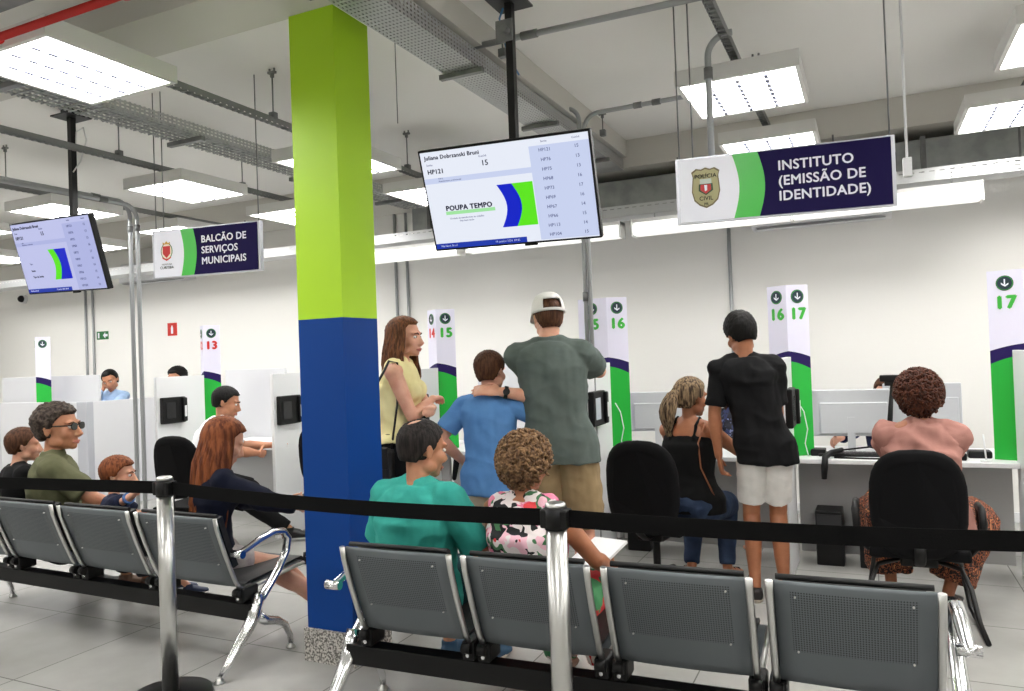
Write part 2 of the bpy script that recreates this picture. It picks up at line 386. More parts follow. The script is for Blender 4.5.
# hanging wires for the sign
def wire(x,y,z0,label,top=CZ,r=.003): MB().use(steel_d).cyl((x,y,z0),(x,y,top),r,6).build('hanging_wire',label=label,cat='wire')
wire(-2.37,3.62,2.9,'thin cable hanging right of the green column',3.4)
# blue cable
MB().use(mat('blue_cable',(60,120,170),.5)).tube([(-1.93,4.35,3.33),(-1.9,4.15,3.36),(-1.86,3.98,3.43),(-1.82,3.86,3.47),(-1.75,3.76,3.47)],.006,8).build('network_cable',label='blue network cable looping from the tray to the screen pole',cat='cable')
# ------------------------------------------------------------------ back wall services
for X0,l in [(-5.3,'white batten light left of the big screen on the back wall'),(-3.6,'white batten light hidden behind the big screen'),(-1.9,'white batten light between big screen and identity sign'),(-.55,'lit batten light right of the identity sign')]:
    X1=X0+(1.38 if X0>-3 else 1.6)
    t=thing('batten_light',l,'batten light',((X0+X1)/2,6.72,2.60),0,'batten lights along the back wall')
    z=2.60; mt=lampw
    dm=mat('batten_diffuser',(245,245,240),.4); dm.node_tree.nodes['Principled BSDF'].inputs['Emission Color'].default_value=(1,1,1,1); dm.node_tree.nodes['Principled BSDF'].inputs['Emission Strength'].default_value=.5
    MB().use(lampw).mm(X0,X1,6.66,6.82,z+.12,z+.15).mm(X0,X0+.01,6.64,6.82,z,z+.15).mm(X1-.01,X1,6.64,6.82,z,z+.15).build('housing',t)
    MB().use(dm).mm(X0+.012,X1-.012,6.65,6.80,z+.005,z+.12,bev=.02).build('diffuser',t)
    for xx in (X0+.2,X1-.2): MB().use(steel).cyl((xx,6.74,z+.15),(xx,6.74,2.87),.006,8).build('suspension_rod',t)
t=thing('cable_tray','pale perforated cable tray along the back wall above the batten lights','cable tray',(-4,7,2.86))
MB().use(perfx).mm(-12,4,6.72,6.723,2.8,2.9).mm(-12,4,6.98,6.983,2.8,2.9).build('side_rail',t)
MB().use(mat('pale_galvanised',(200,202,204),.4,.4)).mm(-12,4,6.723,6.98,2.8,2.803).build('tray_bed',t)
for i in range(9): MB().use(steel_d).cyl((-8+i*1.3,6.85,2.8),(-8+i*1.3,6.85,3.3),.008,8).build('hanger_rod',t)
t=thing('air_duct','grey sheet metal air duct running high along the back wall','duct',(-2,7.3,2.9))
ductm=mat('duct_sheet_metal',(150,154,153),.45,.35,var=(5,(170,174,172),.4,.6))
MB().use(ductm).mm(-4.5,4,7.1,7.5,2.93,3.22).build('duct_body',t)
for i in range(9): MB().use(steel_d).mm(-4.3+i*.95,-4.26+i*.95,7.08,7.52,2.92,3.24).build('flange',t)
g=MB().use(black).mm(-.05,.27,7.085,7.099,2.98,3.14)
for i in range(12): g.use(steel_d).mm(-.04+i*.026,-.035+i*.026,7.078,7.085,2.98,3.14)
g.build('grille',t,label='black louvred grille')
BX,BZ=.205,2.40
t=thing('junction_box','small white box hanging on a cord right of the identity sign','box',(BX,4.15,BZ)); MB().use(white).mm(BX-.02,BX+.02,4.13,4.17,BZ-.045,BZ+.045,bev=.004).build('box',t); MB().use(white).cyl((BX,4.15,BZ+.04),(BX,4.15,CZ),.006,8).build('cord',t)
def aircon(x0,x1,y1,z0,label):
    t=thing('air_conditioner',label,'air conditioner',((x0+x1)/2,y1-.11,z0))
    b=MB().use(white); pr=[(-.24,.02),(-.24,.2),(-.2,.29),(0,.3),(0,0),(-.17,0)]
    b.prism([(u,v) for u,v in pr],((x0,y1,z0),(0,1,0),(0,0,1)),x1-x0); b.build('casing',t)
    MB().use(mat('grey_vent',(150,152,155),.5)).mm(x0+.05,x1-.05,y1-.225,y1-.17,z0-.004,z0+.0).build('air_outlet',t)
    MB().use(white).mm(x0+.03,x1-.03,y1-.247,y1-.241,z0+.05,z0+.19).build('front_flap',t)
aircon(-.95,.23,WY,2.66,'white wall air conditioner just below the identity sign')
aircon(-9.6,-8.35,WY,2.78,'white wall air conditioner behind the municipal sign')
# dome camera at left
t=thing('dome_camera','small dark dome camera at the left edge of the back wall','camera',(-12.1,WY-.06,2.75))
MB().use(white).cyl((-12.1,WY,2.75),(-12.1,WY-.05,2.75),.07).build('mount',t)
MB().use(black).ell((-12.1,WY-.06,2.75),(.055,.055,.055)).build('lens_dome',t)
# safety signs
t=thing('exit_sign','small green exit sign on the wall between conduit pairs','sign',(-10.3,WY-.01,2.02))
MB().use(mat('exit_green',(40,110,60),.5)).mm(-10.42,-10.17,WY-.008,WY,2.03,2.15).build('plate',t)
b=MB().use(sign_white).prism([(0,.0),(.05,.045),(.05,.018),(.1,.018),(.1,-.018),(.05,-.018),(.05,-.045)],((-10.28,WY-.009,2.09),(1,0,0),(0,0,1)),.0015)
b.mm(-10.39,-10.36,WY-.0105,WY-.0085,2.05,2.13).build('pictogram',t)
t=thing('fire_sign','small red fire equipment sign on the back wall','sign',(-8.84,WY-.01,2.03))
MB().use(mat('fire_red',(200,40,30),.5)).mm(-8.93,-8.75,WY-.008,WY,2.02,2.2).build('plate',t)
MB().use(sign_white).mm(-8.86,-8.82,WY-.0105,WY-.0085,2.05,2.14).cyl((-8.84,WY-.0105,2.15),(-8.84,WY-.0085,2.15),.014,10).build('pictogram',t)
# ------------------------------------------------------------------ overhead signs
def arc(u,h,b,n=10): return [(u+b*math.sin(PI*i/n),h*i/n) for i in range(n+1)]
def sign(c,w,h,yaw,gr,label,lines,crest,tx):
    t=thing('hanging_sign',label,'sign',(c[0],c[1],c[2]-h/2),R(yaw)); M=ROOT[t.name]
    MB(M).use(alu).mm(-w/2,w/2,0,.035,-.008,h+.008).build('frame',t)
    b=MB(M)
    e=.018; y=-.001; fr=((-w/2,y,0),(1,0,0),(0,0,1))
    u1,u2=.275*w,.395*w; bl=.03*w
    A=arc(u1,h,bl); B=arc(u2,h,bl)
    b.use(sign_white).prism([(e,0)]+A+[(e,h)],((-w/2,0,0),(1,0,0),(0,0,1)),.004)
    b.use(sign_green).prism(A+B[::-1],((-w/2,0,0),(1,0,0),(0,0,1)),.004)
    b.use(sign_navy).prism(B+[(w-e,h),(w-e,0)],((-w/2,0,0),(1,0,0),(0,0,1)),.004)
    b.build('face_panel',t)
    b=MB(M).use(sign_white)
    for i,s in enumerate(lines): b.text(s,.069,((-w/2+tx*w,-.0055,h*(.74-.235*i)),(1,0,0),(0,0,1)),bold=.024,sx=.97)
    b.build('lettering',t)
    crest(t,M,w,h)
    for sx in (-1,1): MB(M).use(steel_d).cyl((sx*(w/2-.02),.018,h),(sx*(w/2-.02),.018,CZ-c[2]+h/2),.004,6).build('hanging_wire',t)
    MB(M).use(steel_d).cyl((-w/2+.09,.018,h),(-w/2+.09,.018,CZ-c[2]+h/2),.004,6).build('hanging_wire',t)
    return t
def badge(t,M,w,h):
    cx=-w/2+.145*w; cz=h*.52; k=.0755
    sh=[(0,1.42),(.3,1.3),(.62,1.38),(.95,1.15),(.86,.8),(.92,.2),(.95,-.25),(.8,-.85),(.45,-1.2),(0,-1.4)]
    poly=[(x*k,y*k) for x,y in sh]+[(-x*k,y*k) for x,y in sh[-2:0:-1]]
    b=MB(M).use(mat('badge_bronze_edge',(112,100,70),.5)).prism(poly[::-1],((cx,-.0045,cz),(1,0,0),(0,0,1)),-.002)
    b.use(mat('badge_olive',(172,166,120),.5)).prism([(x*.92,y*.92) for x,y in poly[::-1]],((cx,-.0065,cz),(1,0,0),(0,0,1)),-.001)
    b.use(mat('badge_pale',(190,200,190),.5)).prism([(.38*k,.62*k),(-.38*k,.62*k),(-.4*k,.1*k),(.4*k,.1*k)],((cx,-.0076,cz),(1,0,0),(0,0,1)),-.0008)
    b.use(mat('badge_dark_green',(40,70,40),.5)).prism([(x*.46*k,y*.46*k+.0) for x,y in [(1,.6),(-1,.6),(-1.05,-.4),(0,-1.1),(1.05,-.4)]],((cx,-.0085,cz),(1,0,0),(0,0,1)),-.0008)
    b.use(mat('badge_red',(190,45,45),.5)).prism([(x*.34*k,y*.38*k) for x,y in [(1,.6),(-1,.6),(-1.05,-.4),(0,-1.1),(1.05,-.4)]],((cx,-.0095,cz),(1,0,0),(0,0,1)),-.0008)
    b.use(sign_white).prism([(x*.1*k,y*.3*k) for x,y in [(1,.6),(-1,.6),(-.7,-.8),(.9,-.6)]],((cx,-.0105,cz),(1,0,0),(0,0,1)),-.0008)
    b.use(black).text('POLÍCIA',.0295,((cx,-.0095,cz+.060),(1,0,0),(0,0,1)),'CENTER',.015).text('CIVIL',.0295,((cx,-.0095,cz-.056),(1,0,0),(0,0,1)),'CENTER',.015).text('PR',.02,((cx,-.0095,cz-.086),(1,0,0),(0,0,1)),'CENTER',.015)
    b.build('crest',t,label='olive police shield with red centre')
def coat(t,M,w,h):
    cx=-w/2+.14*w; cz=h*.56; k=.045
    b=MB(M).use(mat('crest_green',(70,120,70),.5)).prism([(1.15*k*math.cos(a),1.35*k*math.sin(a)) for a in [2*PI*i/24 for i in range(24)]][::-1],((cx,-.0045,cz),(1,0,0),(0,0,1)),-.001)
    b.use(mat('crest_cream',(235,225,205),.5)).prism([(1.0*k*math.cos(a),1.2*k*math.sin(a)) for a in [2*PI*i/24 for i in range(24)]][::-1],((cx,-.0056,cz),(1,0,0),(0,0,1)),-.001)
    b.use(mat('crest_red',(196,40,38),.5)).prism([(x*.72*k,y*k) for x,y in [(1,.8),(-1,.8),(-1,-.4),(0,-1.1),(1,-.4)]],((cx,-.0067,cz),(1,0,0),(0,0,1)),-.001)
    b.prism([(x*k,y*k) for x,y in [(-.9,-.9),(0,-1.3),(.9,-.9),(.8,-1.15),(0,-1.55),(-.8,-1.15)]][::-1],((cx,-.0067,cz),(1,0,0),(0,0,1)),-.001)
    b.use(mat('crest_gold',(200,160,70),.5)).prism([(x*k,y*k) for x,y in [(-.7,1.1),(-.7,1.45),(-.35,1.25),(0,1.6),(.35,1.25),(.7,1.45),(.7,1.1)]][::-1],((cx,-.0067,cz),(1,0,0),(0,0,1)),-.001)
    b.use(emb_m).text('CURITIBA',.027,((cx,-.0056,h*.2),(1,0,0),(0,0,1)),'CENTER',.01).use(steel_d).text('PREFEITURA',.0165,((cx,-.0056,h*.27),(1,0,0),(0,0,1)),'CENTER')
    b.build('crest',t,label='round city crest with red shield')
sign((-.3657,4.051,2.3864),1.047,.328,6.5,None,'hanging white, green and navy sign reading INSTITUTO (EMISSÃO DE IDENTIDADE)',['INSTITUTO','(EMISSÃO DE','IDENTIDADE)'],badge,.485)
sign((-4.194,3.901,2.3766),.918,.328,7,None,'smaller-looking hanging sign reading BALCÃO DE SERVIÇOS MUNICIPAIS at left',['BALCÃO DE','SERVIÇOS','MUNICIPAIS'],coat,.47)
# ------------------------------------------------------------------ hanging screens
def emat(name,c,s=1.0):
    m=mat(name,c,.4,emit=s*.72,spec=.2); m.node_tree.nodes['Principled BSDF'].inputs['Base Color'].default_value=(0,0,0,1); return m
def tv(c,yaw,tilt,roll,label,rightlogo,k,pole):
    w,h=.97,.56
    t=thing('display_screen',label,'screen',c,0); M=Matrix.Translation(V(c))@Matrix.Rotation(yaw,4,'Z')@Matrix.Rotation(tilt,4,'X')@Matrix.Rotation(roll,4,'Y')
    b=MB(M).use(black)
    b.mm(-w/2,w/2,0,.045,-h/2,h/2,bev=.006).mm(-.25,.25,.045,.075,-.15,.15,bev=.01)
    b.build('casing',t)
    b=MB(M); e=.012
    def P(u0,u1,v0,v1,m,y=-.001): b.use(m).mm(-w/2+e+(w-2*e)*u0,-w/2+e+(w-2*e)*u1,y,.004,h/2-e-(h-2*e)*v1,h/2-e-(h-2*e)*v0)
    T=lambda u,v:((-w/2+e+(w-2*e)*u,-.004,h/2-e-(h-2*e)*v),(1,0,0),(0,0,1))
    tone='' if not k else '_far'
    bgc=(238,243,255) if not k else (196,200,240); lc=(206,216,246) if not k else (180,186,232)
    bg=emat('screen_white'+tone,bgc,.95); li=emat('screen_pale_blue'+tone,lc,.95); dk=emat('screen_text'+tone,(96,104,150),.8); bk=emat('screen_dark_text',(30,32,60),.8)
    blue=emat('screen_blue',(14,34,205) if not k else (16,20,140),.95); gre=emat('screen_green',(96,236,30) if not k else (40,214,50),.95); bar=emat('screen_bar_blue',(36,66,190),.8)
    P(0,1,0,1,bg); P(.66,1,.07,.99,li,-.0015); P(0,.66,.265,.32,li,-.0015)
    P(0,.575,.945,1,bar,-.002)
    b.use(bk).text('Juliana Dobrzanski Bruni',.030,T(.025,.06),bold=.035).text('HP121',.034,T(.03,.2),bold=.035).text('15',.040,T(.37,.17),bold=.02)
    b.use(dk).text('Senha',.016,T(.03,.13)).text('Guichê',.016,T(.36,.1)).text('TIPO',.013,T(.09,.275)).text('Atendimento preferencial',.013,T(.09,.3))
    rows=['HP121','HP76','HP75','HP68','HP73','HP69','HP67','HP66','HP113','HP104']; gu=['15','13','13','16','17','16','14','15','14','15']
    b.text('Senha',.015,T(.75,.035),'CENTER').text('Guichê',.015,T(.93,.035),'CENTER')
    for i in range(10): b.use(dk).text(rows[i],.024,T(.75,.115+i*.092),'CENTER',.01).text(gu[i],.024,T(.93,.115+i*.092),'CENTER',.01)
    def shape(a,c2,m):   # region between two arcs
        n=10; f=lambda q:[(( -w/2+e+(w-2*e)*(q+.045*math.sin(PI*i/n))),h/2-e-(h-2*e)*(.40+.43*i/n)) for i in range(n+1)]
        A=f(a); B=f(c2) if c2<.62 else [(-w/2+e+(w-2*e)*c2,p[1]) for p in A]
        b.use(m).prism(A+B[::-1],((0,-.003,0),(1,0,0),(0,0,1)),-.002)
    if rightlogo:
        b.use(bk).text('POUPA TEMPO',.038,T(.105,.585),bold=.05); P(.1,.41,.615,.65,emat('screen_mint',(170,240,170),.9),-.002)
        b.use(dk).text('Unidade de atendimento ao cidadão',.014,T(.12,.69)).text('Seja bem-vindo',.014,T(.18,.72))
        shape(.44,.53,blue); shape(.53,.655,gre)
    else:
        b.use(dk).text('Tipo',.02,T(.12,.58)).use(bk).text('Senha',.02,T(.12,.68),bold=.02).text('Tipo da Senha',.022,T(.12,.77),bold=.02)
        b.use(gre); shape(.40,.475,gre); shape(.475,.62,blue)
    b.use(sign_white).text('Vila Nova Brasil',.016,T(.03,.972)).text('19 janeiro 2024  09:45',.016,T(.38,.972))
    b.build('screen_image',t)
    px,py=pole
    p=MB().use(blackm).box((px,py,(CZ+c[2])/2),(.042,.042,CZ-c[2])).build('pole',t)
    MB().use(blackm).mm(px-.1,px+.1,py-.1,py+.1,CZ-.06,CZ-.05).mm(px-.05,px+.05,py-.05,py+.05,CZ-.05,CZ-.0).build('ceiling_plate',t)
    MB(M).use(blackm).mm(-.12,.12,.075,.11,-.1,.12).build('tilt_bracket',t)
    MB(M).use(black).mm(.05,.12,.01,.03,-h/2-.012,-h/2).build('sensor_bump',t)
    return t
tv((-1.715,3.663,2.423),.078,.365,.01,'large hanging screen showing a queue list and a blue and green logo',True,0,(-1.72,3.78))
tv((-5.517,3.715,2.438),-.038,.273,.028,'bluish hanging screen at the left on a black pole',False,1,(-5.45,3.81))
MB().use(steel_d).mm(-1.79,-1.69,3.74,3.75,3.28,3.40).cyl((-1.72,3.75,3.33),(-1.72,3.69,3.33),.02).build('conduit_box',label='small metal box clamped on the big screen pole',cat='box')
MB().use(mat('white_cable',(215,215,215),.5)).tube([(-5.43,3.83,3.3),(-5.38,3.8,3.38),(-5.30,3.8,3.4),(-5.27,3.8,3.3),(-5.34,3.8,3.15),(-5.43,3.8,3.08)],.005,8).build('power_cable',label='white cable looping round the left screen pole',cat='cable')
# ------------------------------------------------------------------ counters
XP=[-6.36,-4.87,-3.5,-1.90,-.53,.86]
def divider(X,label):
    MB().use(white).mm(X-.0175,X+.0175,5.24,5.835,0,1.475,bev=.003).build('desk_divider',label=label,cat='divider',group='white dividers between the service desks')
for X,l in zip(XP,['white divider left of the man in white at desk 13','white divider just left of the blue column','white divider behind the woman in yellow','white divider right of the man in the white cap','white divider right of the man in black','white divider at the right edge']): divider(X,l)
def desk(x0,x1,label):
    t=thing('service_desk',label,'desk',((x0+x1)/2,6.1,0),0,'service desks along the counter')
    MB().use(white).mm(x0+.018,x1-.018,5.72,6.5,.72,.752,bev=.004).build('worktop',t)
    MB().use(desk_side).mm(x0+.018,x1-.018,6.05,6.075,.02,.72).build('modesty_panel',t)
for i,l in enumerate(['service desk of the man in white','service desk mostly hidden by the blue column','service desk behind the boy and the man in the cap','service desk of the woman in the black tank top','service desk of the woman in the salmon shirt']): desk(XP[i],XP[i+1],l)
desk(.86,2.24,'service desk cut by the right edge of the picture')
# back screens
for x0,x1,y,l in [(-6.75,-5.86,6.52,'light grey screen panel behind desk 13'),(-10.4,-8.5,6.2,'light grey screen panel behind the numberless green post'),(-3.45,-1.95,6.52,'light grey screen panel behind the boy')]:
    MB().use(greypan).mm(x0,x1,y,y+.03,0,1.515,bev=.003).build('screen_panel',label=l,cat='panel')
# terminals on the dividers
def terminal(X,label,side=1,big=False):
    t=thing('desk_terminal',label,'terminal',(X+.03,5.38,1.2),0,'small black terminals on the dividers')
    rot=Matrix.Rotation(R(-14),4,'Z')
    MB(Matrix.Translation((X+.045,5.4,1.14))).use(black).mm(-.0275,.02,-.13,.15,-.13,.13,bev=.01).mm(-.0,.045,.10,.15,-.12,.12,bev=.01).build('casing',t)
    MB().use(mat('terminal_screen',(190,198,205),.3) if 'pale' in label else mat('terminal_screen_off',(22,23,26),.2)).mm(X+.0655,X+.068,5.31,5.42,1.06,1.22).build('display',t)
    MB().use(white).mm(X+.088,X+.093,5.512,5.537,1.07,1.18).build('card_slot',t)
for X,l in zip(XP[:5],['black terminal on the divider left of the man in white','black terminal on the divider beside the blue column','black terminal right of the woman in yellow','black terminal with pale screen left of desk 16','black terminal right of the man in black']): terminal(X,l)
# numbered posts
def totem(X,left,right,label,cl=None,cr=None,Y=5.85,lw=.145):
    t=thing('number_post',label,'number post',(X,Y+.05,.752),0,'tall green and white desk number posts')
    z0,z1=.752,2.0; w=.17
    for s,txt,c in ((-1,left,cl or num_green),(1,right,cr or num_green)):
        hw=lw if s<0 else .145; dd=.095 if hw<.15 else .06; w=.17 if hw<.15 else hw; U=V((s*hw,dd,0)).normalized(); o=V((X,Y,0)); N=V((0,0,1))
        n=8
        top=[(w*i/n,1.517-.045*(i/n)-.006*math.sin(PI*i/n)*-1) for i in range(n+1)]; bot=[(w*i/n,1.445-.06*(i/n)+.008*math.sin(PI*i/n)) for i in range(n+1)]
        b=MB()
        def pr(poly,m,th=.006):
            if s<0: b.use(m).prism(poly,(o,U,N),-th)
            else: b.use(m).prism(poly,(o,U,N),-th)
        b.use(tot_white).prism([(0,z1),(w,z1)]+top[::-1],(o,U,N),.006 if s<0 else -.006)
        b.use(tot_purple).prism(top+bot[::-1],(o,U,N),.006 if s<0 else -.006)
        b.use(tot_green).prism(bot+[(w,z0),(0,z0)],(o,U,N),.006 if s<0 else -.006)
        b.build('face_panel',t)
        out=V((s*dd,-hw,0)).normalized(); tu=U if s>0 else -U
        b=MB(); cen=o+U*(w/2)+out*.002; cz=1.915
        def disc(r,m,off,k=24): b.use(m).prism([(r*math.cos(2*PI*i/k),r*math.sin(2*PI*i/k)) for i in range(k)],(cen+V((0,0,cz))+out*off,tu,N),.001)
        disc(.05,emb_m,0); disc(.046,num_green,.0012); disc(.043,emb_m,.0024)
        b.use(sign_white).prism([(-.004,-.01),(-.004,.026),(.004,.026),(.004,-.01)][::-1],(cen+V((0,0,cz))+out*.0036,tu,N),-.001)
        b.prism([(-.02,.004),(.002,-.012),(.022,.002),(.022,.012),(.002,-.001),(-.02,.016)][::-1],(cen+V((0,0,cz-.012))+out*.0036,tu,N),-.001)
        b.build('emblem',t,label='round dark clock emblem')
        if txt: MB().use(c).text(txt,.115,(cen+V((0,0,1.785))+out*.001,tu,N),'CENTER',.06).build('numeral',t)
    MB().use(tot_white).prism([(-lw+.01,.09 if lw<.15 else .057),(.139,.091),(0,0)],((X,Y+.006,z0),(1,0,0),(0,1,0)),z1-z0-.01).build('core',t)
totem(XP[0],'12','13','green and white post reading 13 in red',num_red,num_red)
totem(XP[1],'13','14','green and white post hidden behind the blue column',num_red,num_red)
totem(XP[2],'14','15','green and white post reading 15 right of the woman in yellow',num_red,num_green)
totem(XP[3],'15','16','green and white post with 15 and 16 right of the white cap',lw=.27)
totem(XP[4],'16','17','green and white post with 16 and 17 right of the man in black')
totem(XP[5]+.06,'17','18','green and white post reading 17 at the right edge',lw=.2)
totem(-9.15,'','','green and white post without a number at the far left',Y=5.85)
# cables on posts
for X,l in ((XP[3],'thin white cable on the post left of the ponytailed woman'),(XP[4],'thin white cable on the post right of the man in black')):
    MB().use(white).tube([(X+.05,5.83,1.15),(X+.09,5.83,1.08),(X+.11,5.84,.95),(X+.09,5.83,.85),(X+.11,5.83,.757)],.004,6).build('thin_cable',label=l,cat='cable')
# white booth at the left
for (x0,x1,y0,y1,l) in [(-9.45,-8.03,5.6,5.63,'pale booth wall behind the man in sunglasses'),(-8.03,-7.86,5.58,5.66,'darker booth corner post right of the man in sunglasses'),]:
    MB().use(greypan if x1<-8.02 else mat('mid_grey_panel',(176,178,186),.5)).mm(x0,x1,y0,y1,0,1.22,bev=.003).build('booth_wall',label=l,cat='panel')
MB().use(greypan).mm(-7.89,-7.86,5.66,6.9,0,1.22,bev=.003).build('booth_wall',label='pale booth side wall running back from the grey corner post',cat='panel')
MB().use(greypan).mm(-7.86,-7.0,6.9,6.93,0,1.22,bev=.003).build('booth_wall',label='pale booth wall left of the desk 13 divider',cat='panel')
MB().use(greypan).mm(-11.6,-9.47,5.6,5.63,0,1.22,bev=.003).build('booth_wall',label='pale booth wall at the left edge of the picture',cat='panel')
MB().use(white).mm(-9.4,-7.92,5.7,6.4,.72,.75).build('booth_worktop',label='worktop inside the pale booth',cat='desk')
# ------------------------------------------------------------------ office chairs
def backshape(b,w,h,c,M2,n=28,t=.07):
    rings=[]
    for k,(s,y) in enumerate([(.80,-.035),(.93,-.03),(1,-.012),(1,.01),(.94,.03),(.8,.036)]):
        rings.append([V((math.copysign(abs(math.cos(2*PI*i/n))**.72,math.cos(2*PI*i/n))*w/2*s*(1-.0*0),y+.10*(math.cos(2*PI*i/n))**2*.35,math.copysign(abs(math.sin(2*PI*i/n))**.72,math.sin(2*PI*i/n))*h/2*s)) for i in range(n)])
    rows=[[b.v(M2@p) for p in r] for r in rings]
    for a,c2 in zip(rows,rows[1:]):
        for i in range(n): b.f([a[(i+1)%n],a[i],c2[i],c2[(i+1)%n]],True)
    b.f(rows[0]); b.f(rows[-1][::-1])
def office_chair(x,y,yaw,label,w=.47,h=.56,bz=.74,sled=False,arms=False,tilt=6):
    t=thing('office_chair',label,'office chair',(x,y,0),R(yaw)); M=ROOT[t.name]
    b=MB(M).use(chairfab); backshape(b,w,h,None,Matrix.Translation((0,-.24,bz))@Matrix.Rotation(R(tilt),4,'X')); b.build('backrest',t)
    b=MB(M).use(chairfab); b.mm(-.24,.24,-.21,.25,.40,.46,bev=.03); b.build('seat',t)
    MB(M).use(black).tube([(0,-.27,bz-.2),(0,-.285,bz-.25),(0,-.27,.42),(0,-.18,.37),(0,0,.37)],[.028]*5,8,flat=.45,up=(0,-1,0)).build('back_bar',t)
    MB(M).use(black).mm(-.09,.09,-.12,.12,.34,.40,bev=.01).build('tilt_mechanism',t)
    if arms:
        for s in (-1,1): MB(M).use(black).tube([(s*.24,.05,.42),(s*.30,.07,.44),(s*.31,.08,.6),(s*.3,.05,.655),(s*.3,-.1,.66),(s*.3,-.16,.6),(s*.3,-.12,.5),(s*.24,-.08,.42)],.019,10).build('armrest',t)
    if sled:
        for s in (-1,1):
            MB(M).use(blackm).tube([(s*.06,0,.36),(s*.2,-.06,.33),(s*.235,-.12,.25),(s*.26,-.2,.1),(s*.29,-.24,.012),(s*.28,.1,.012),(s*.26,.22,.05),(s*.22,.2,.3),(s*.1,.08,.36)],.013,10).build('leg',t)
    else:
        MB(M).use(black).cyl((0,0,.08),(0,0,.35),.024).build('gas_column',t)
        for k in range(5):
            a=2*PI*k/5+.3; d=V((math.cos(a),math.sin(a),0))
            sp=MB(M).use(black).tube([V((0,0,.11)),d*.3+V((0,0,.075))],[.028,.018],8).build('leg',t)
            MB(M).use(black).cyl(d*.3+V((0,0,.03))+d.cross(V((0,0,1)))*-.02,d*.3+V((0,0,.03))+d.cross(V((0,0,1)))*.02,.028).cyl(d*.3+V((0,0,.03)),d*.3+V((0,0,.08)),.008).build('caster',sp)
    return t
office_chair(-1.30,4.86,-6,'black office chair with big rounded back at desk 16',w=.48,h=.60,bz=.70,tilt=4)
office_chair(.20,4.72,0,'black office chair under the woman in the salmon shirt',w=.465,h=.58,bz=.70,sled=True,arms=True,tilt=4)
office_chair(-5.0,4.47,12,'dark office chair under the man in white',w=.40,h=.5,bz=.78)
office_chair(-3.9,4.9,12,'dark office chair edge left of the blue column',w=.42,h=.5,bz=.83)
# ------------------------------------------------------------------ things on the desks
monw=mat('monitor_pale_grey',(196,199,203),.45)
def monitor(x,y,w,h,z,yaw,label,back=monw,front=black,tilt=0):
    t=thing('computer_monitor',label,'monitor',(x,y,.752),R(yaw)); M=ROOT[t.name]@Matrix.Rotation(R(tilt),4,'X')
    MB(M).use(back).mm(-w/2,w/2,-.015,.02,z,z+h,bev=.008).mm(-w/2+.06,w/2-.02,-.035,-.014,z+.02,z+h*.72,bev=.008).build('casing',t)
    MB(M).use(front).mm(-w/2+.008,w/2-.008,.0202,.022,z+.02,z+h-.008).build('display',t)
    MB(M).use(back).mm(-.025,.025,-.04,-.02,.01,z+.14).mm(-.11,.11,-.1,.08,0,.012,bev=.004).build('stand',t)
    return t
# staff are on the far side: screens face them, so the white backs are seen
monitor(-.14,6.05,.53,.34,.13,6,'white computer monitor seen from behind left of the salmon shirted woman')
monitor(.33,6.2,.5,.36,.14,-4,'grey white monitor behind the curly brown hair at desk 17')
monitor(-1.57,6.08,.5,.32,.15,8,'white computer monitor seen from behind left of the ponytailed woman')
t=monitor(-5.2,5.95,.36,.36,.06,160,'black computer monitor in front of the man in white',back=black,front=mat('dark_monitor',(24,30,40),.35))
monitor(-3.72,6.02,.4,.34,.1,172,'black monitor beside the blue column',back=black,front=mat('dark_monitor',(24,30,40),.35))
t=thing('webcam','black camera on a tall stand between the monitors','camera',(.13,5.93,.752))
MB().use(black).tube([(.12,5.93,.76),(.115,5.93,1.0),(.14,5.93,1.28)],[.02,.018,.012],10).cyl((.13,5.93,.752),(.24,5.93,.765),.06).build('stand',t)
MB().use(black).mm(.06,.22,5.9,5.97,1.28,1.325,bev=.008).mm(.09,.19,5.91,5.95,1.25,1.28).build('body',t)
def keyboard(x,y,yaw,label):
    t=thing('keyboard',label,'keyboard',(x,y,.752),R(yaw)); M=ROOT[t.name]
    MB(M).use(black).mm(-.21,.21,-.07,.07,0,.018,bev=.005).build('body',t)
    b=MB(M).use(mat('dark_keys',(40,40,42),.5))
    for i in range(14):
        for j in range(4): b.mm(-.2+i*.0285,-.2+i*.0285+.024,-.055+j*.029,-.055+j*.029+.024,.018,.023)
    b.build('keys',t)
keyboard(-.15,5.95,3,'black keyboard under the white monitor at desk 17'); keyboard(-1.35,6.22,4,'black keyboard behind the woman in black at desk 16'); keyboard(-5.0,5.85,0,'black keyboard in front of the man in white')
t=thing('fingerprint_reader','dark green topped fingerprint reader on desk 17','scanner',(.47,5.86,.752))
MB().use(black).mm(.40,.56,5.8,5.95,.752,.80,bev=.01).build('body',t); MB().use(mat('reader_green',(40,96,78),.3)).mm(.41,.55,5.81,5.94,.80,.81,bev=.003).build('glass_top',t)
MB().use(black).mm(.58,.72,5.93,6.05,.752,.80,bev=.01).build('card_reader',label='black card reader beside the green topped scanner',cat='scanner')
PX=.665
t=thing('pen_holder','white desk pen standing upright in its base on desk 17','pen holder',(PX,5.78,.752))
MB().use(white).cyl((PX,5.78,.752),(PX,5.78,.765),.035).build('base',t); MB().use(white).cyl((PX,5.78,.765),(PX-.012,5.78,.93),.005).build('pen',t)
t=thing('lanyard_scanner','black strap scanner hanging over the front of desk 17','scanner',(-.31,5.7,.752))
MB().use(black).tube([(-.20,5.9,.80),(-.27,5.8,.79),(-.305,5.71,.77),(-.31,5.69,.70),(-.315,5.69,.62)],[.016,.02,.022,.024,.018],8).build('strap',t)
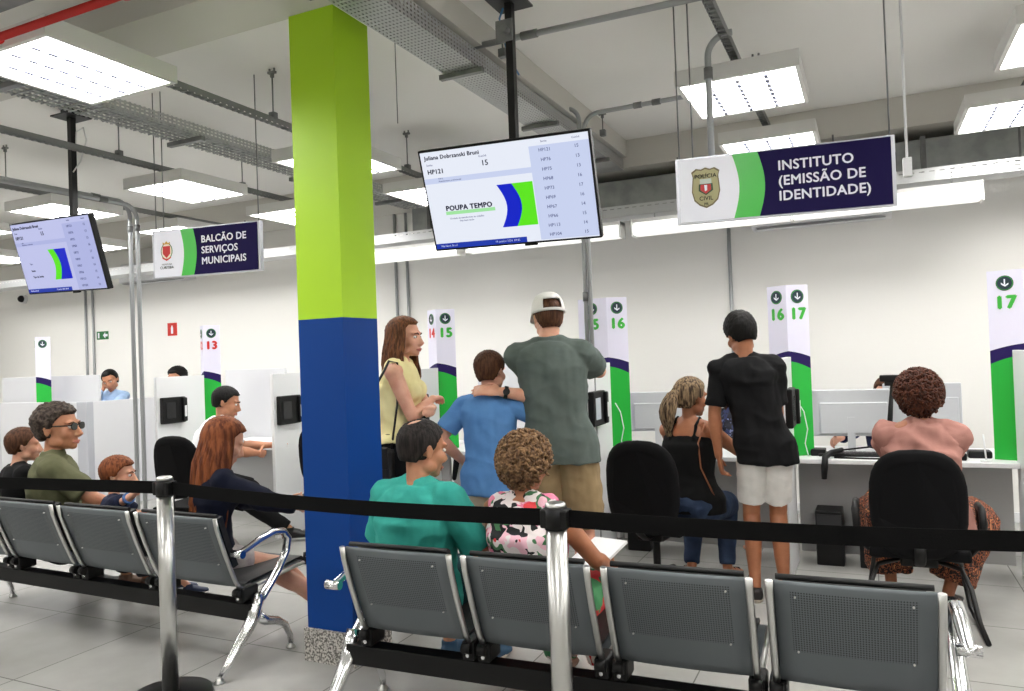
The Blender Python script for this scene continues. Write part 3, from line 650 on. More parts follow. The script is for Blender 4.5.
for i,(p,l) in enumerate([([(-.3,5.85,.77),(-.1,5.8,.775),(.1,5.83,.765),(.2,5.95,.76)],'front black cable on desk 17'),([(-.25,5.78,.76),(-.05,5.77,.757),(.12,5.78,.757),(.22,5.85,.757)],'black cable near the front edge of desk 17'),([(-.35,5.95,.757),(-.2,5.88,.80),(-.02,5.92,.82),(.15,5.9,.78)],'rear black cable on desk 17')]):
    MB().use(black).tube(p,.007,6).build('desk_cable',label=l,cat='cable')
for i,(x,y,l) in enumerate([(-1.75,6.0,'small black card reader beside the post right of the man in the cap'),(-.36,5.95,'small black card reader beside the post right of the man in black')]):
    MB().use(black).mm(x-.05,x+.05,y-.06,y+.06,.752,.80,bev=.008).build('card_reader',label=l,cat='card reader')
MB().use(mat('clutter_red',(170,60,60),.6)).mm(-1.5,-1.42,5.95,6.02,.752,.82,bev=.01).build('stapler',label='small red stapler under the monitor at desk 16',cat='stapler')
MB().use(white).mm(-1.66,-1.5,5.85,6.05,.752,.765).build('paper_stack',label='white papers on desk 16',cat='paper')
MB().use(white).tube([(-3.02,5.73,.752),(-3.02,5.74,.80)],.04,12).build('cup',label='small white cup on desk 15',cat='cup')
t=thing('hand_sanitizer','black bottle on desk 15 left of the boy','bottle',(-3.1,5.8,.752)); MB().use(black).tube([(-3.1,5.8,.752),(-3.1,5.8,.85),(-3.1,5.8,.87)],[.03,.03,.012],12).build('body',t); MB().use(black).mm(-3.13,-3.09,5.79,5.81,.87,.885).build('pump',t)
for x,l in ((-1.68,'black computer tower under the desk of the ponytailed woman'),(-.3,'left one of two black computer towers by the salmon shirted woman'),(-.02,'right one of two black computer towers by the salmon shirted woman'),(-3.05,'black computer tower under the desk behind the boy')):
    t=thing('computer_tower',l,'computer',(x,5.86,0)); MB().use(black).mm(x-.09,x+.09,5.76,6.0,0,.38,bev=.008).build('case',t); MB().use(mat('dark_keys',(40,40,42),.5)).mm(x-.08,x+.08,5.755,5.7605,.28,.36).build('front_bay',t)
# ------------------------------------------------------------------ retractable belt barriers
def post(x,y,label):
    t=thing('barrier_post',label,'barrier post',(x,y,0),0,'stainless belt barrier posts')
    MB().use(blackm).loft([((x,y,z),(r,0,0),(0,r,0)) for z,r in ((0,.19),(.012,.19),(.022,.18),(.032,.06),(.034,.02))],40).build('base',t)
    MB().use(satin).cyl((x,y,.03),(x,y,.95),.037,28).build('pole',t)
    MB().use(satin).loft([((x,y,z),(r,0,0),(0,r,0)) for z,r in ((1.025,.037),(1.037,.036),(1.042,.030))],28).build('cap',t)
    MB().use(black).cyl((x,y,.95),(x,y,1.025),.040,28).mm(x-.05,x+.05,y-.03,y+.03,.955,1.02,bev=.006).build('belt_head',t)
pts=[(-5.6,2.3),(-3.05,2.55),(-1.0,2.43),(.95,2.62)]
for p,l in zip(pts,['stainless barrier post outside the left edge','stainless barrier post left, in front of the auburn haired woman','stainless barrier post in front of the curly haired woman','stainless barrier post outside the right edge']): post(*p,l)
for (a,b),l in zip(zip(pts,pts[1:]),['black belt across the man in sunglasses','black belt crossing the blue column','black belt across the right half']):
    m=MB().use(belt_m); n=16; rows=[]
    A=V((a[0]+.05,a[1],0)); B=V((b[0]-.05,b[1],0)); d=(B-A).normalized(); nr=V((-d.y,d.x,0))*.0012
    for i in range(n+1):
        s=i/n; p=A+(B-A)*s; z=.988-(0 if a[0]<-5 else .02)*4*s*(1-s); tw=.0
        rows.append([m.v(p+nr+V((0,0,z-.03))),m.v(p+nr+V((0,0,z+.03))),m.v(p-nr+V((0,0,z+.03))),m.v(p-nr+V((0,0,z-.03)))])
    for r0,r1 in zip(rows,rows[1:]):
        for i in range(4): m.f([r0[i],r1[i],r1[(i+1)%4],r0[(i+1)%4]])
    m.f(rows[0]); m.f(rows[-1][::-1])
    m.build('barrier_belt',label=l,cat='barrier belt')
# ------------------------------------------------------------------ beam benches
bench_metal={}
def seat_profile(k):   # back profile, y forward, z up, local y=0 at beam
    return None
def bench(x0,y,yaw,pitch,n,label,legx):
    w=pitch*.93; t=thing('waiting_bench',label,'bench',(x0,y,0),R(yaw)); M=ROOT[t.name]
    dt=dotted(pitch,w)
    gm=mat('grey_seat_steel',(96,102,106),.42,.55); pad=mat('black_seat_pad',(18,18,20),.55)
    # profile of the back shell from top to bottom then the seat
    prof=[(-.185,.785),(-.19,.775),(-.175,.72),(-.13,.60),(-.09,.50),(-.065,.44),(-.045,.405),(-.0,.385),(.06,.385)]
    sprof=[(.06,.385),(.2,.40),(.35,.415),(.43,.42),(.455,.40)]
    def sheet(b,pr,xa,xb,th=.004,nx=6):
        rows=[]
        for i in range(nx+1):
            x=xa+(xb-xa)*i/nx; cu=.012*(1-(2*i/nx-1)**2)
            rows.append(([b.v((x,p[0]-cu,p[1])) for p in pr],[b.v((x,p[0]-cu+th,p[1]+th*.3)) for p in pr]))
        for (a,a2),(c,c2) in zip(rows,rows[1:]):
            for j in range(len(pr)-1):
                b.f([a[j],a[j+1],c[j+1],c[j]],True); b.f([a2[j],c2[j],c2[j+1],a2[j+1]],True)
            b.f([a[0],c[0],c2[0],a2[0]]); b.f([a[-1],a2[-1],c2[-1],c[-1]])
        for (a,a2) in (rows[0],rows[-1]):
            for j in range(len(pr)-1): b.f([a[j],a2[j],a2[j+1],a[j+1]])
    for k in range(n):
        xa=k*pitch; xb=xa+w; s=None
        b=MB(M).use(dt); sheet(b,prof,xa+.02,xb-.02); bk=b.build('backrest',t)
        mx0,mx1=xa+.09,xb-.09
        for xx in (mx0+.0,mx1):
            for p in ((-.192,.735),(-.114,.53)): MB(M).use(satin).cyl((xx,p[0],p[1]),(xx,p[0]+.02,p[1]),.0035,8).build('rivet',bk)
        for xx in (xa+.012,xb-.012):
            MB(M).use(satin).tube([(xx,-.197,.787),(xx,-.185,.73),(xx,-.14,.60),(xx,-.10,.50),(xx,-.075,.44),(xx,-.05,.40),(xx,0,.378),(xx,.2,.392),(xx,.43,.41)],[.013]*9,8,flat=.75,up=(0,-1,0)).build('side_frame',t)
        MB(M).use(pad).tube([(xa+.03,-.165,.793),(xb-.03,-.165,.793)],.010,10).build('top_rim',t)
        b=MB(M).use(pad); sheet(b,[(-.14,.775),(-.125,.72),(-.085,.60),(-.045,.50)],xa+.05,xb-.05,.03,4); b.build('back_pad',t)
        b=MB(M).use(gm); sheet(b,sprof,xa+.02,xb-.02); b.build('seat',t)
        b=MB(M).use(pad); sheet(b,[(.02,.395),(.2,.408),(.36,.424),(.43,.428),(.45,.41)],xa+.05,xb-.05,.03,4); b.build('seat_pad',t)
        for xx in (xa+.015,xb-.015):
            MB(M).use(black).mm(xx-.03,xx+.03,-.055,.06,.32,.40,bev=.012).cyl((xx-.02,-.06,.375),(xx+.02,-.06,.375),.022,12).build('bracket',t)
            MB(M).use(chrome).cyl((xx,-.0615,.345),(xx,-.05,.345),.008,8).build('bolt',t)
    MB(M).use(black).mm(legx[0],legx[1],-.04,.04,.228,.315,bev=.004).build('beam',t)
    for xx in legx:
        b=MB(M).use(chrome)
        lg=b.tube([(xx,.02,.36),(xx,-.005,.30),(xx,-.03,.24),(xx,-.10,.17),(xx,-.19,.08),(xx,-.25,.022)],[.032,.036,.037,.032,.025,.019],12,flat=.8).build('leg',t)
        MB(M).use(chrome).tube([(xx,0,.25),(xx,.06,.205),(xx,.14,.18),(xx,.2,.14),(xx,.235,.07),(xx,.24,.025)],[.032,.031,.027,.022,.018,.015],12,flat=.8).build('leg',t)
        for yy in (-.26,.24): MB(M).use(satin).loft([((xx,yy,z),(r,0,0),(0,r,0)) for z,r in ((0,.026),(.008,.026),(.018,.014),(.03,.012))],16).build('foot',t)
        s=-1 if xx<n*pitch/2 else 1
        MB(M).use(chrome).tube([(xx,-.12,.595),(xx,-.07,.605),(xx,.03,.635),(xx,.13,.655),(xx,.205,.645),(xx,.24,.60),(xx,.225,.53),(xx,.165,.45),(xx,.09,.38),(xx,.03,.33)],[.019,.022,.025,.026,.027,.027,.026,.026,.028,.03],12,True,flat=.7).build('armrest',t)
        MB(M).use(chrome).cyl((xx-.035*s,-.115,.596),(xx+.035*s,-.115,.596),.020,12).build('armrest_pivot',t)
    return t
def dotted(pitch,w):
    m=bpy.data.materials.new('punched_seat_steel'); m.use_nodes=True; nt=m.node_tree; b=nt.nodes['Principled BSDF']
    b.inputs['Metallic'].default_value=.45; b.inputs['Roughness'].default_value=.5
    tc=nt.nodes.new('ShaderNodeTexCoord'); sp=nt.nodes.new('ShaderNodeSeparateXYZ'); nt.links.new(tc.outputs['Object'],sp.inputs['Vector'])
    def M(op,a,bb=None):
        n=nt.nodes.new('ShaderNodeMath'); n.operation=op
        for i,x in enumerate((a,bb)):
            if x is None: continue
            if isinstance(x,(int,float)): n.inputs[i].default_value=x
            else: nt.links.new(x,n.inputs[i])
        return n.outputs[0]
    X,Z=sp.outputs['X'],sp.outputs['Z']
    dots=M('ADD',M('SINE',M('MULTIPLY',X,2*PI/.0085)),M('SINE',M('MULTIPLY',Z,2*PI/.0085)))
    fx=M('MULTIPLY',M('FRACT',M('DIVIDE',M('ADD',X,pitch*4),pitch)),pitch)
    reg=M('MULTIPLY',M('MULTIPLY',M('GREATER_THAN',fx,.075),M('LESS_THAN',fx,w-.075)),M('MULTIPLY',M('GREATER_THAN',Z,.53),M('LESS_THAN',Z,.755)))
    h=M('MULTIPLY',M('GREATER_THAN',dots,.45),reg)
    mx=nt.nodes.new('ShaderNodeMixRGB'); nt.links.new(h,mx.inputs['Fac']); mx.inputs['Color1'].default_value=rgb(104,110,114); mx.inputs['Color2'].default_value=rgb(52,56,58)
    nt.links.new(mx.outputs['Color'],b.inputs['Base Color']); return m
bench(-2.03,2.74,2,.562,4,'front right four seat perforated steel waiting bench',(-.1,2.27))
bench(-5.60,3.06,-1.2,.663,4,'front left four seat perforated steel waiting bench',(.12,2.66))
# ------------------------------------------------------------------ people
def skinm(n,c,c2): 
    m=mat('skin_'+n,c,.5,var=(14,c2,.35,.7),bump=(120,.06)); m.node_tree.nodes['Principled BSDF'].inputs['Subsurface Weight'].default_value=.08; return m
sk_l=skinm('light',(222,168,142),(208,148,122)); sk_m=skinm('medium',(196,138,106),(178,120,90)); sk_t=skinm('tan',(172,112,78),(152,96,66)); sk_p=skinm('pink',(226,160,140),(210,138,116))
def hairm(n,c,c2,s=(60,60,6)):
    m=mat('hair_'+n,c,.6,spec=.2); nt=m.node_tree; b=nt.nodes['Principled BSDF']; tc=nt.nodes.new('ShaderNodeTexCoord'); mp=nt.nodes.new('ShaderNodeMapping'); mp.inputs['Scale'].default_value=s
    nz=nt.nodes.new('ShaderNodeTexNoise'); nz.inputs['Scale'].default_value=1.5; nz.inputs['Detail'].default_value=4; r=nt.nodes.new('ShaderNodeValToRGB')
    r.color_ramp.elements[0].position=.38; r.color_ramp.elements[1].position=.62; r.color_ramp.elements[0].color=rgb(*c); r.color_ramp.elements[1].color=rgb(*c2)
    nt.links.new(tc.outputs['Object'],mp.inputs['Vector']); nt.links.new(mp.outputs[0],nz.inputs['Vector']); nt.links.new(nz.outputs['Fac'],r.inputs['Fac']); nt.links.new(r.outputs['Color'],b.inputs['Base Color'])
    bn=nt.nodes.new('ShaderNodeBump'); bn.inputs['Strength'].default_value=.5; bn.inputs['Distance'].default_value=.01; nt.links.new(nz.outputs['Fac'],bn.inputs['Height']); nt.links.new(bn.outputs['Normal'],b.inputs['Normal'])
    return m
def cloth(n,c,c2=None,rough=.85): return mat('cloth_'+n,c,rough,bump=(220,.15),var=(9,c2 or tuple(int(x*.9) for x in c),.35,.7),spec=.2)
def rotdir(yaw): return V((-math.sin(yaw),math.cos(yaw),0))
def ik(a,b,l1,l2,pole):
    a,b=V(a),V(b); d=b-a; L=d.length; mx=(l1+l2)*.995
    if L>mx: b=a+d*(mx/L); d=b-a; L=mx
    n=d.normalized(); x=(l1*l1-l2*l2+L*L)/(2*L); h=math.sqrt(max(l1*l1-x*x,0)); p=V(pole); p=(p-n*p.dot(n))
    p=p.normalized() if p.length>1e-5 else V((0,0,-1))
    return a+n*x+p*h,b
MALE=[(-.16,.10,.085),(-.08,.155,.108),(.02,.166,.115),(.15,.160,.108),(.32,.150,.105),(.5,.158,.112),(.68,.172,.12),(.82,.178,.112),(.92,.150,.09),(.98,.09,.07),(1.02,.062,.06)]
FEM=[(-.16,.105,.09),(-.08,.160,.115),(.02,.172,.118),(.15,.155,.105),(.32,.128,.095),(.5,.138,.10),(.66,.150,.112),(.82,.155,.10),(.92,.130,.08),(.98,.08,.062),(1.02,.052,.052)]
def short_mask(d,hl=.45,nape=-.55):
    # d: unit direction in head frame, y forward
    a=math.atan2(d.x,d.y); fr=math.cos(a)     # 1 front, -1 back
    np2=nape-.38
    if fr>.25: line=-.30+(hl+.30)*min(1,((fr-.25)/.45))**.6
    elif fr>-.15: line=-.30+(.22 if -.1<fr<.12 else 0)*0
    else: line=-.30+(np2+.30)*min(1,((-fr-.15)/.35))**.6
    return max(0,min(1,(d.z-line)/.10+.5))
class Fig:
    def __init__(s,label,pos,face,h=1.75,sex='m',seated=False,lean=0,side=0,twist=0,fat=1.0,skin=sk_m,head=(0,0,0),hs=1.0,pelz=None,vox=.0065,name='person'):
        s.k=k=h/1.75; s.vox=vox; s.skin=skin; s.sex=sex; s.fat=fat; s.seated=seated
        s.root=thing(name,label,'person',(pos[0],pos[1],0),0)
        s.face=R(face); s.F=rotdir(s.face); s.Rt=V((s.F.y,-s.F.x,0)); 
        z=pelz if pelz is not None else (.95*k if not seated else .51)
        s.P=V((pos[0],pos[1],z)); up=V((0,0,1))
        s.N=s.P+(up*math.cos(R(lean))+s.F*math.sin(R(lean)))*.53*k+s.Rt*side*k
        s.mid=(s.P+s.N)/2-s.F*(.02*k if lean<15 else .05*k)
        tf=R(face+twist); s.CF=rotdir(tf); s.CR=V((s.CF.y,-s.CF.x,0))
        hy,hp,hr=head; s.HM=Matrix.Rotation(R(face+twist+hy),4,'Z')@Matrix.Rotation(R(-hp) ,4,'X')@Matrix.Rotation(R(hr),4,'Y')
        s.hs=k*hs
        hf=(s.HM@V((0,1,0)))
        s.H=s.N+V((0,0,.135*s.hs))+s.CF*.02+hf*.015
        s.HM=Matrix.Translation(s.H)@s.HM@Matrix.Scale(s.hs,4)
        sw=.175 if sex=='m' else .152
        spd=(s.N-s.spine(.7)).normalized()
        s.Sh={q:s.N-spd*.065*k+s.CR*q*sw*k*(.5+.5*fat) for q in (-1,1)}
        s.Hp={q:s.P+s.Rt*q*.088*k*fat-V((0,0,.03*k)) for q in (-1,1)}
        s.arm={}; s.leg={}
    def spine(s,t):
        if t<0: return s.P+(s.P-s.mid).normalized()*(-t)*.5*s.k
        return s.P*(1-t)**2+s.mid*2*t*(1-t)+s.N*t*t
    def T(s,p): return s.HM@V(p)
    def setarm(s,q,hand,pole=None,hdir=None,curl=.35,pn=None):
        e,w=ik(s.Sh[q],hand,.285*s.k,.255*s.k,pole if pole is not None else (-s.CF+V((0,0,-.4))+s.CR*q*.4))
        s.arm[q]=(e,w,V(hdir).normalized() if hdir is not None else (w-e).normalized(),curl,V(pn) if pn is not None else None)
    def setleg(s,q,foot,pole=None,toe=None):
        f=V((foot[0],foot[1],(foot[2] if len(foot)>2 else 0)+.085*s.k))
        kn,an=ik(s.Hp[q],f,.435*s.k,.43*s.k,pole if pole is not None else (s.F+V((0,0,1))*(.8 if s.seated else 0)))
        s.leg[q]=(kn,an,V(toe).normalized() if toe is not None else s.F)
    def stand(s,spread=.1,dy=0):
        for q in (-1,1): s.setleg(q,s.P+s.Rt*q*spread*s.k+s.F*dy*q-V((0,0,s.P.z)))
    def torso(s,b,off=0,t0=-1,t1=2,hang=0):
        tab=MALE if s.sex=='m' else FEM; rings=[]; n=26
        ts=[t for t,_,_ in tab]
        def at(t):
            if t<=ts[0]: return tab[0][1:]
            for (a,x,y),(c,x2,y2) in zip(tab,tab[1:]):
                if t<=c: u=(t-a)/(c-a); return (x+(x2-x)*u,y+(y2-y)*u)
            return tab[-1][1:]
        lo=max(t0,ts[0]) if hang==0 else t0; hi=min(t1,ts[-1])
        for i in range(n+1):
            t=lo+(hi-lo)*i/n; rx,ry=at(max(t,-.05) if hang else t); c=s.spine(t); tt=min(max(t,0),1)
            Rt=(s.Rt*(1-tt)+s.CR*tt).normalized(); tang=(s.spine(min(t+.05,1.02))-s.spine(t-.05)).normalized()
            W=Rt.cross(tang).normalized(); W=-W if W.dot(s.F)<0 else W
            g=1+ (s.fat-1)*(1 if t<.75 else .4); gb=1+(s.fat-1)*1.5*(1 if t<.7 else .2)
            ax,ay=rx*s.k*g+off,ry*s.k*gb+off
            if hang and t<.2:
                wv=min(1,(.2-t)/.15); ax=max(ax,ax*(1-wv)+wv*(.183*s.k*s.fat+.026)); ay=max(ay,ay*(1-wv)+wv*(.108*s.k*s.fat+.030))
            rings.append((c,Rt*ax,W*ay))
        b.loft(rings,24,.85)
        return rings
    def limb(s,b,pts,rads,n=14): b.tube(pts,rads,n,True)
    def sub(s,p,q,a=4): return [V(p)+(V(q)-V(p))*i/a for i in range(a+1)]
    def armpts(s,q):
        e,w,_,_,_=s.arm[q]; return s.Sh[q],e,w
    def hand(s,b,q):
        e,w,d,curl,pn=s.arm[q]; k=s.k*(1.0 if s.sex=='m' else .92)
        if pn is None: pn=(-s.CR*q)-d*(-s.CR*q).dot(d)
        pn=(pn-d*pn.dot(d)).normalized(); sd=d.cross(pn).normalized()
        if q<0: sd=-sd     # towards the thumb
        sd2=sd
        b.tube([w-d*.02*k,w+d*.02*k,w+d*.055*k,w+d*.09*k],[.026*k,.034*k,.041*k,.038*k],12,True,flat=.42,up=pn)
        for i,(o,l) in enumerate(((.030,.070),(.010,.079),(-.010,.073),(-.029,.057))):
            p=w+d*.088*k+sd*o*k; dd=(d+sd*o*2.0).normalized(); pts=[p]; ang=curl*(1+.08*i)
            for j,fl in enumerate((.45,.32,.23)):
                a=ang*(j+1)*.75; v=dd*math.cos(a)+pn*math.sin(a); pts.append(pts[-1]+v*l*fl*k)
            b.tube(pts,[.0095*k,.009*k,.0082*k,.0072*k],8,True)
        p=w+d*.03*k+sd*.03*k; v1=(d*.6+sd*.75+pn*.3).normalized(); v2=(d*.9+sd*.3+pn*.35).normalized()
        b.tube([p,p+v1*.035*k,p+v1*.035*k+v2*.03*k,p+v1*.035*k+v2*.052*k],[.0135*k,.0115*k,.0105*k,.009*k],8,True)
    def body(s,feet=True):
        k=s.k; b=MB().use(s.skin); f=.5+.5*s.fat
        s.torso(b,-.004)
        # neck and shoulders
        nb=s.T((0,-.02,-.045)); nr=.054*k if s.sex=='m' else .046*k
        b.tube([s.N-V((0,0,.05*k)),s.N,(s.N+nb)/2,nb],[nr*1.25,nr*1.1,nr,nr],14,True)
        for q in (-1,1):
            S,e,w=s.armpts(q); m=s.sex=='m'
            b.tube([s.N-V((0,0,.0*k)),(s.N+S)/2+V((0,0,.0)),S],[.05*k,.052*k,.056*k*f],12,True)
            ua=(.052 if m else .045)*k*f; 
            s.limb(b,s.sub(S,e,4),[ua*1.1,ua*1.06,ua*.98,ua*.86,ua*.80])
            fa=(.043 if m else .037)*k*f
            s.limb(b,s.sub(e,w,4),[fa*.98,fa*1.08,fa*.92,fa*.74,fa*.62])
            s.hand(b,q)
            if q in s.leg:
                kn,an,toe=s.leg[q]; H=s.Hp[q]
                s.limb(b,s.sub(H,kn,4),[.088*k*s.fat,.086*k*s.fat,.075*k*s.fat,.062*k*f,.056*k*f])
                pts=s.sub(kn,an,5); back=-(toe-(an-kn).normalized()*toe.dot((an-kn).normalized()))
                pts[1]+=back*.008*k; pts[2]+=back*.01*k
                s.limb(b,pts,[.054*k,.057*k*f,.056*k*f,.046*k,.037*k,.034*k])
                s.footshape(b,an,toe,0)
        if s.sex=='f':
            c=s.spine(.66)
            for q in (-1,1): b.ell(c+s.CR*q*.07*k+s.CF*.075*k,(.062*k,.062*k,.062*k))
        if s.seated:
            for q in (-1,1): b.ell(s.P+s.Rt*q*.075*k-s.F*.02*k+V((0,0,-.02)),(.1*k*s.fat,.12*k*s.fat,.095*k))
        s.headshape(b)
        s.bodyobj=link(remesh(b.mesh('body'),s.vox,4,.5),'body',s.root)
        return s
    def footshape(s,b,an,toe,off,h=0):
        k=s.k; t=V((toe.x,toe.y,0)).normalized(); z=an.z-.085*k; r=t.cross(V((0,0,1)))
        g=lambda y,zz: V((an.x,an.y,z))+t*y*k+V((0,0,zz*k))
        o=off
        b.loft([(g(-.062,.035),r*(.018*k+o),V((0,0,.026*k+o*.6))),(g(-.045,.038),r*(.031*k+o),V((0,0,.036*k+o*.6))),(g(0,.046),r*(.034*k+o),V((0,0,.046*k+o*.5))),(g(.07,.036),r*(.038*k+o),V((0,0,.034*k+o*.5))),(g(.13,.024),r*(.044*k+o),V((0,0,.024*k+o*.4))),(g(.175,.018),r*(.038*k+o),V((0,0,.017*k+o*.4))),(g(.198+o,.015),r*(.02*k+o),V((0,0,.01*k+o*.3)))],14)
    def headshape(s,b):
        T=s.T; k=s.hs; rot=s.HM.to_3x3()*(1/k)
        m=s.sex=='m'
        E=lambda c,r,n=18,mm=12: b.ell(T(c),[x*k for x in r],rot,n,mm)
        E((0,-.014,.036),(.0745,.096,.084),24,16)
        E((0,.028,-.022),(.060,.066,.078),20,14)
        E((0,.040,-.064),(.044 if m else .038,.046,.040))
        E((0,.070,-.088),(.022,.020,.018))
        for q in (-1,1):
            E((q*.040,.052,-.022),(.024,.032,.028)); E((q*.046,.012,-.062),(.018 if m else .014,.036,.026))
            E((q*.028,.072,.030),(.030,.016,.012))
            E((q*.0745,-.012,-.004),(.008,.017,.030)); E((q*.0785,-.018,.010),(.008,.014,.018)); 
            E((q*.011,.098,-.036),(.009,.011,.008))
        b.tube([T((0,.086,.018)),T((0,.098,-.006)),T((0,.112,-.030)),T((0,.100,-.038))],[.008*k,.010*k,.013*k,.010*k],10,True)
        E((0,.086,-.060),(.024,.012,.0065)); E((0,.084,-.070),(.021,.012,.0065))
    def face(s,brow,lip=(176,96,86),iris=(60,40,28)): pass
    def features(s,browm,lipc=(186,116,102)):
        T=s.T; k=s.hs; rot=s.HM.to_3x3()*(1/k)
        for q in (-1,1):
            b=MB().use(mat('eye_white',(225,222,218),.25)); b.ell(T((q*.031,.0775,.008)),(.0135*k,.0105*k,.0085*k),rot,14,10)
            b.use(mat('iris_brown',(52,34,24),.2)).ell(T((q*.031,.0858,.008)),(.0055*k,.003*k,.0055*k),rot,12,8)
            b.build('eye',s.root)
            MB().use(browm).tube([T((q*.014,.093,.024)),T((q*.030,.0915,.031)),T((q*.047,.080,.026))],[.0035*k,.004*k,.0025*k],8,True).build('eyebrow',s.root)
        MB().use(mat('lips_%d'%lipc[0],lipc,.4)).tube([T((-.023,.084,-.066)),T((-.010,.0965,-.063)),T((0,.0975,-.065)),T((.010,.0965,-.063)),T((.023,.084,-.066))],[.003*k,.0055*k,.006*k,.0055*k,.003*k],8,True).build('lips',s.root)
        MB().use(mat('lips_%d'%lipc[0],lipc,.4)).tube([T((-.018,.086,-.069)),T((0,.0965,-.0725)),T((.018,.086,-.069))],[.003*k,.006*k,.003*k],8,True).build('lips',s.root)
    def hair(s,m,th=.012,hl=.45,nape=-.55,rough=.004,bald=0,sc=16,fn=None,label=None,mask=None,extra=None):
        b=MB().use(m); T=s.T; n,mm=72,48; rows=[]
        for j in range(mm+1):
            p=PI*j/mm; row=[]
            for i in range(n if 0<j<mm else 1):
                a=2*PI*i/n; d=V((math.sin(p)*math.sin(a),math.sin(p)*math.cos(a),math.cos(p)))
                w=(mask or short_mask)(d,hl,nape) if mask is None else mask(d)
                if bald:
                    dd=(d-V((0,-.45,.89))).length; w=min(w,max(0,min(1,(dd-bald)/.12)))
                nz=noise.noise(d*sc)+.6*noise.noise(d*sc*2.3+V((3,1,2)))
                t=th*(fn(d) if fn else 1)*(1 if extra else max(.18,min(1,.30+.95*(d.z+.72))))+rough*nz
                hx=math.sqrt(max(1-d.z*d.z,1e-4)); g=min(1.5,hx**-.45) if (d.z<0 and d.y<.25) else 1
                base=V((d.x*.0765*g,d.y*.0985*g,d.z*(.0865 if d.z>0 else .112))); e=V((d.x*t,d.y*t,d.z*t*(1 if d.z>0 else .3)))
                q=V((0,-.014,.034))+(base*(.80+.20*w)+e*w)
                row.append(b.v(T(q)))
            rows.append(row)
        for A,B in zip(rows,rows[1:]):
            for i in range(n):
                j=(i+1)%n
                if len(A)==1: b.f([A[0],B[j],B[i]],True)
                elif len(B)==1: b.f([A[i],A[j],B[0]],True)
                else: b.f([A[i],A[j],B[j],B[i]],True)
        if extra: extra(b)
        return b.build('hair',s.root,label)
    # --- clothing
    def top(s,m,name='shirt',sleeve=.6,hem=-.18,off=.014,sl_off=.014,neck=.99,collar=None,wr=.005,open_=None,label=None,straps=False,vox=None):
        k=s.k; b=MB().use(m); f=.5+.5*s.fat
        s.torso(b,off,hem,neck,hang=1)
        if s.sex=='f' :
            c=s.spine(.66)
            for q in (-1,1): b.ell(c+s.CR*q*.068*k+s.CF*.075*k,[(.062*k+off)]*3)
        if s.seated and hem<0:
            b.ell(s.P-s.F*.0+V((0,0,.0)),(.15*k*s.fat+off,.13*k*s.fat+off,.10*k))
        for q in (-1,1):
            S,e,w=s.armpts(q); ua=(.052 if s.sex=='m' else .045)*k*f
            if not straps:
                SE=S if sleeve>.15 else s.N+(S-s.N)*.70; b.tube([s.N-V((0,0,.012*k))-s.CR*q*-.035*k,(s.N+SE)/2-V((0,0,.004)),SE],[.045*k+off*.6,.050*k+off*.6,(.056*k*f)+off],12,True)
            if sleeve>.15:
                L=min(sleeve,1); pts=s.sub(S,V(S)+(e-S)*L,4)
                b.tube(pts,[ua*1.1+sl_off*.8,ua*1.06+sl_off,ua*1.0+sl_off*1.2,ua*.96+sl_off*1.35,ua*.94+sl_off*1.5],16,False)
                if sleeve>1:
                    fa=(.043 if s.sex=='m' else .037)*k*f; L2=sleeve-1; b.tube(s.sub(e,V(e)+(w-e)*L2,4),[fa*1.1+sl_off,fa*1.1+sl_off,fa+sl_off,fa*.9+sl_off,fa*.8+sl_off],14,False)
                    b.ell(e,[ua*.9+sl_off]*3)
            if straps:
                p0=s.spine(.80)+s.CR*q*.085*k
                b.tube([p0-s.CF*.11*k,s.spine(.95)+s.CR*q*.085*k-s.CF*.07*k+V((0,0,.01)),s.spine(.99)+s.CR*q*.08*k+V((0,0,.03*k)),s.spine(.93)+s.CR*q*.08*k+s.CF*.085*k,p0+s.CF*.10*k],[.011]*5,8,True)
        if collar:
            n=s.N+V((0,0,.012*k))
            b.tube([n-V((0,0,.015*k)),n+V((0,0,.025*k))-s.CF*.004],[.074*k,.064*k],20,False)
        me=remesh(b.mesh(name),vox or s.vox*1.15,4,.5)
        if wr: wrinkle(me,wr*1.25,11)
        return link(me,name,s.root,label)
    def pants(s,m,name='trousers',length=2,off=.016,wr=.005,flare=0,waist=.12,label=None):
        k=s.k; b=MB().use(m); s.torso(b,off*.8,-.16,waist)
        for q in (-1,1):
            kn,an,toe=s.leg[q]; H=s.Hp[q]; L=min(length,1); f=s.fat
            r=[.092*k*f+off,.090*k*f+off,.080*k*f+off*1.1+flare*.5,.070*k*f+off*1.3+flare*.8,.064*k*f+off*1.4+flare]
            b.tube(s.sub(H,H+(kn-H)*L,4),r,18,False)
            b.ell(H,[.092*k*f+off]*3)
            if length>1:
                l2=length-1; b.tube(s.sub(kn,kn+(an-kn)*l2,4),[.058*k+off+flare,.060*k+off+flare,.056*k+off+flare,.046*k+off+flare,.040*k+off+flare],16,False)
                b.ell(kn,[.060*k+off+flare]*3)
        if s.seated:
            b.ell(s.P+s.F*.01*k+V((0,0,-.01)),(.185*k*s.fat,.16*k*s.fat,.115*k+off))
            for q in (-1,1): b.ell(s.P+s.Rt*q*.075*k-s.F*.02*k+V((0,0,-.02)),(.1*k*s.fat+off,.12*k*s.fat+off,.095*k+off))
        me=remesh(b.mesh(name),s.vox*1.15,4,.5)
        if wr: wrinkle(me,wr*1.2,12)
        return link(me,name,s.root,label)
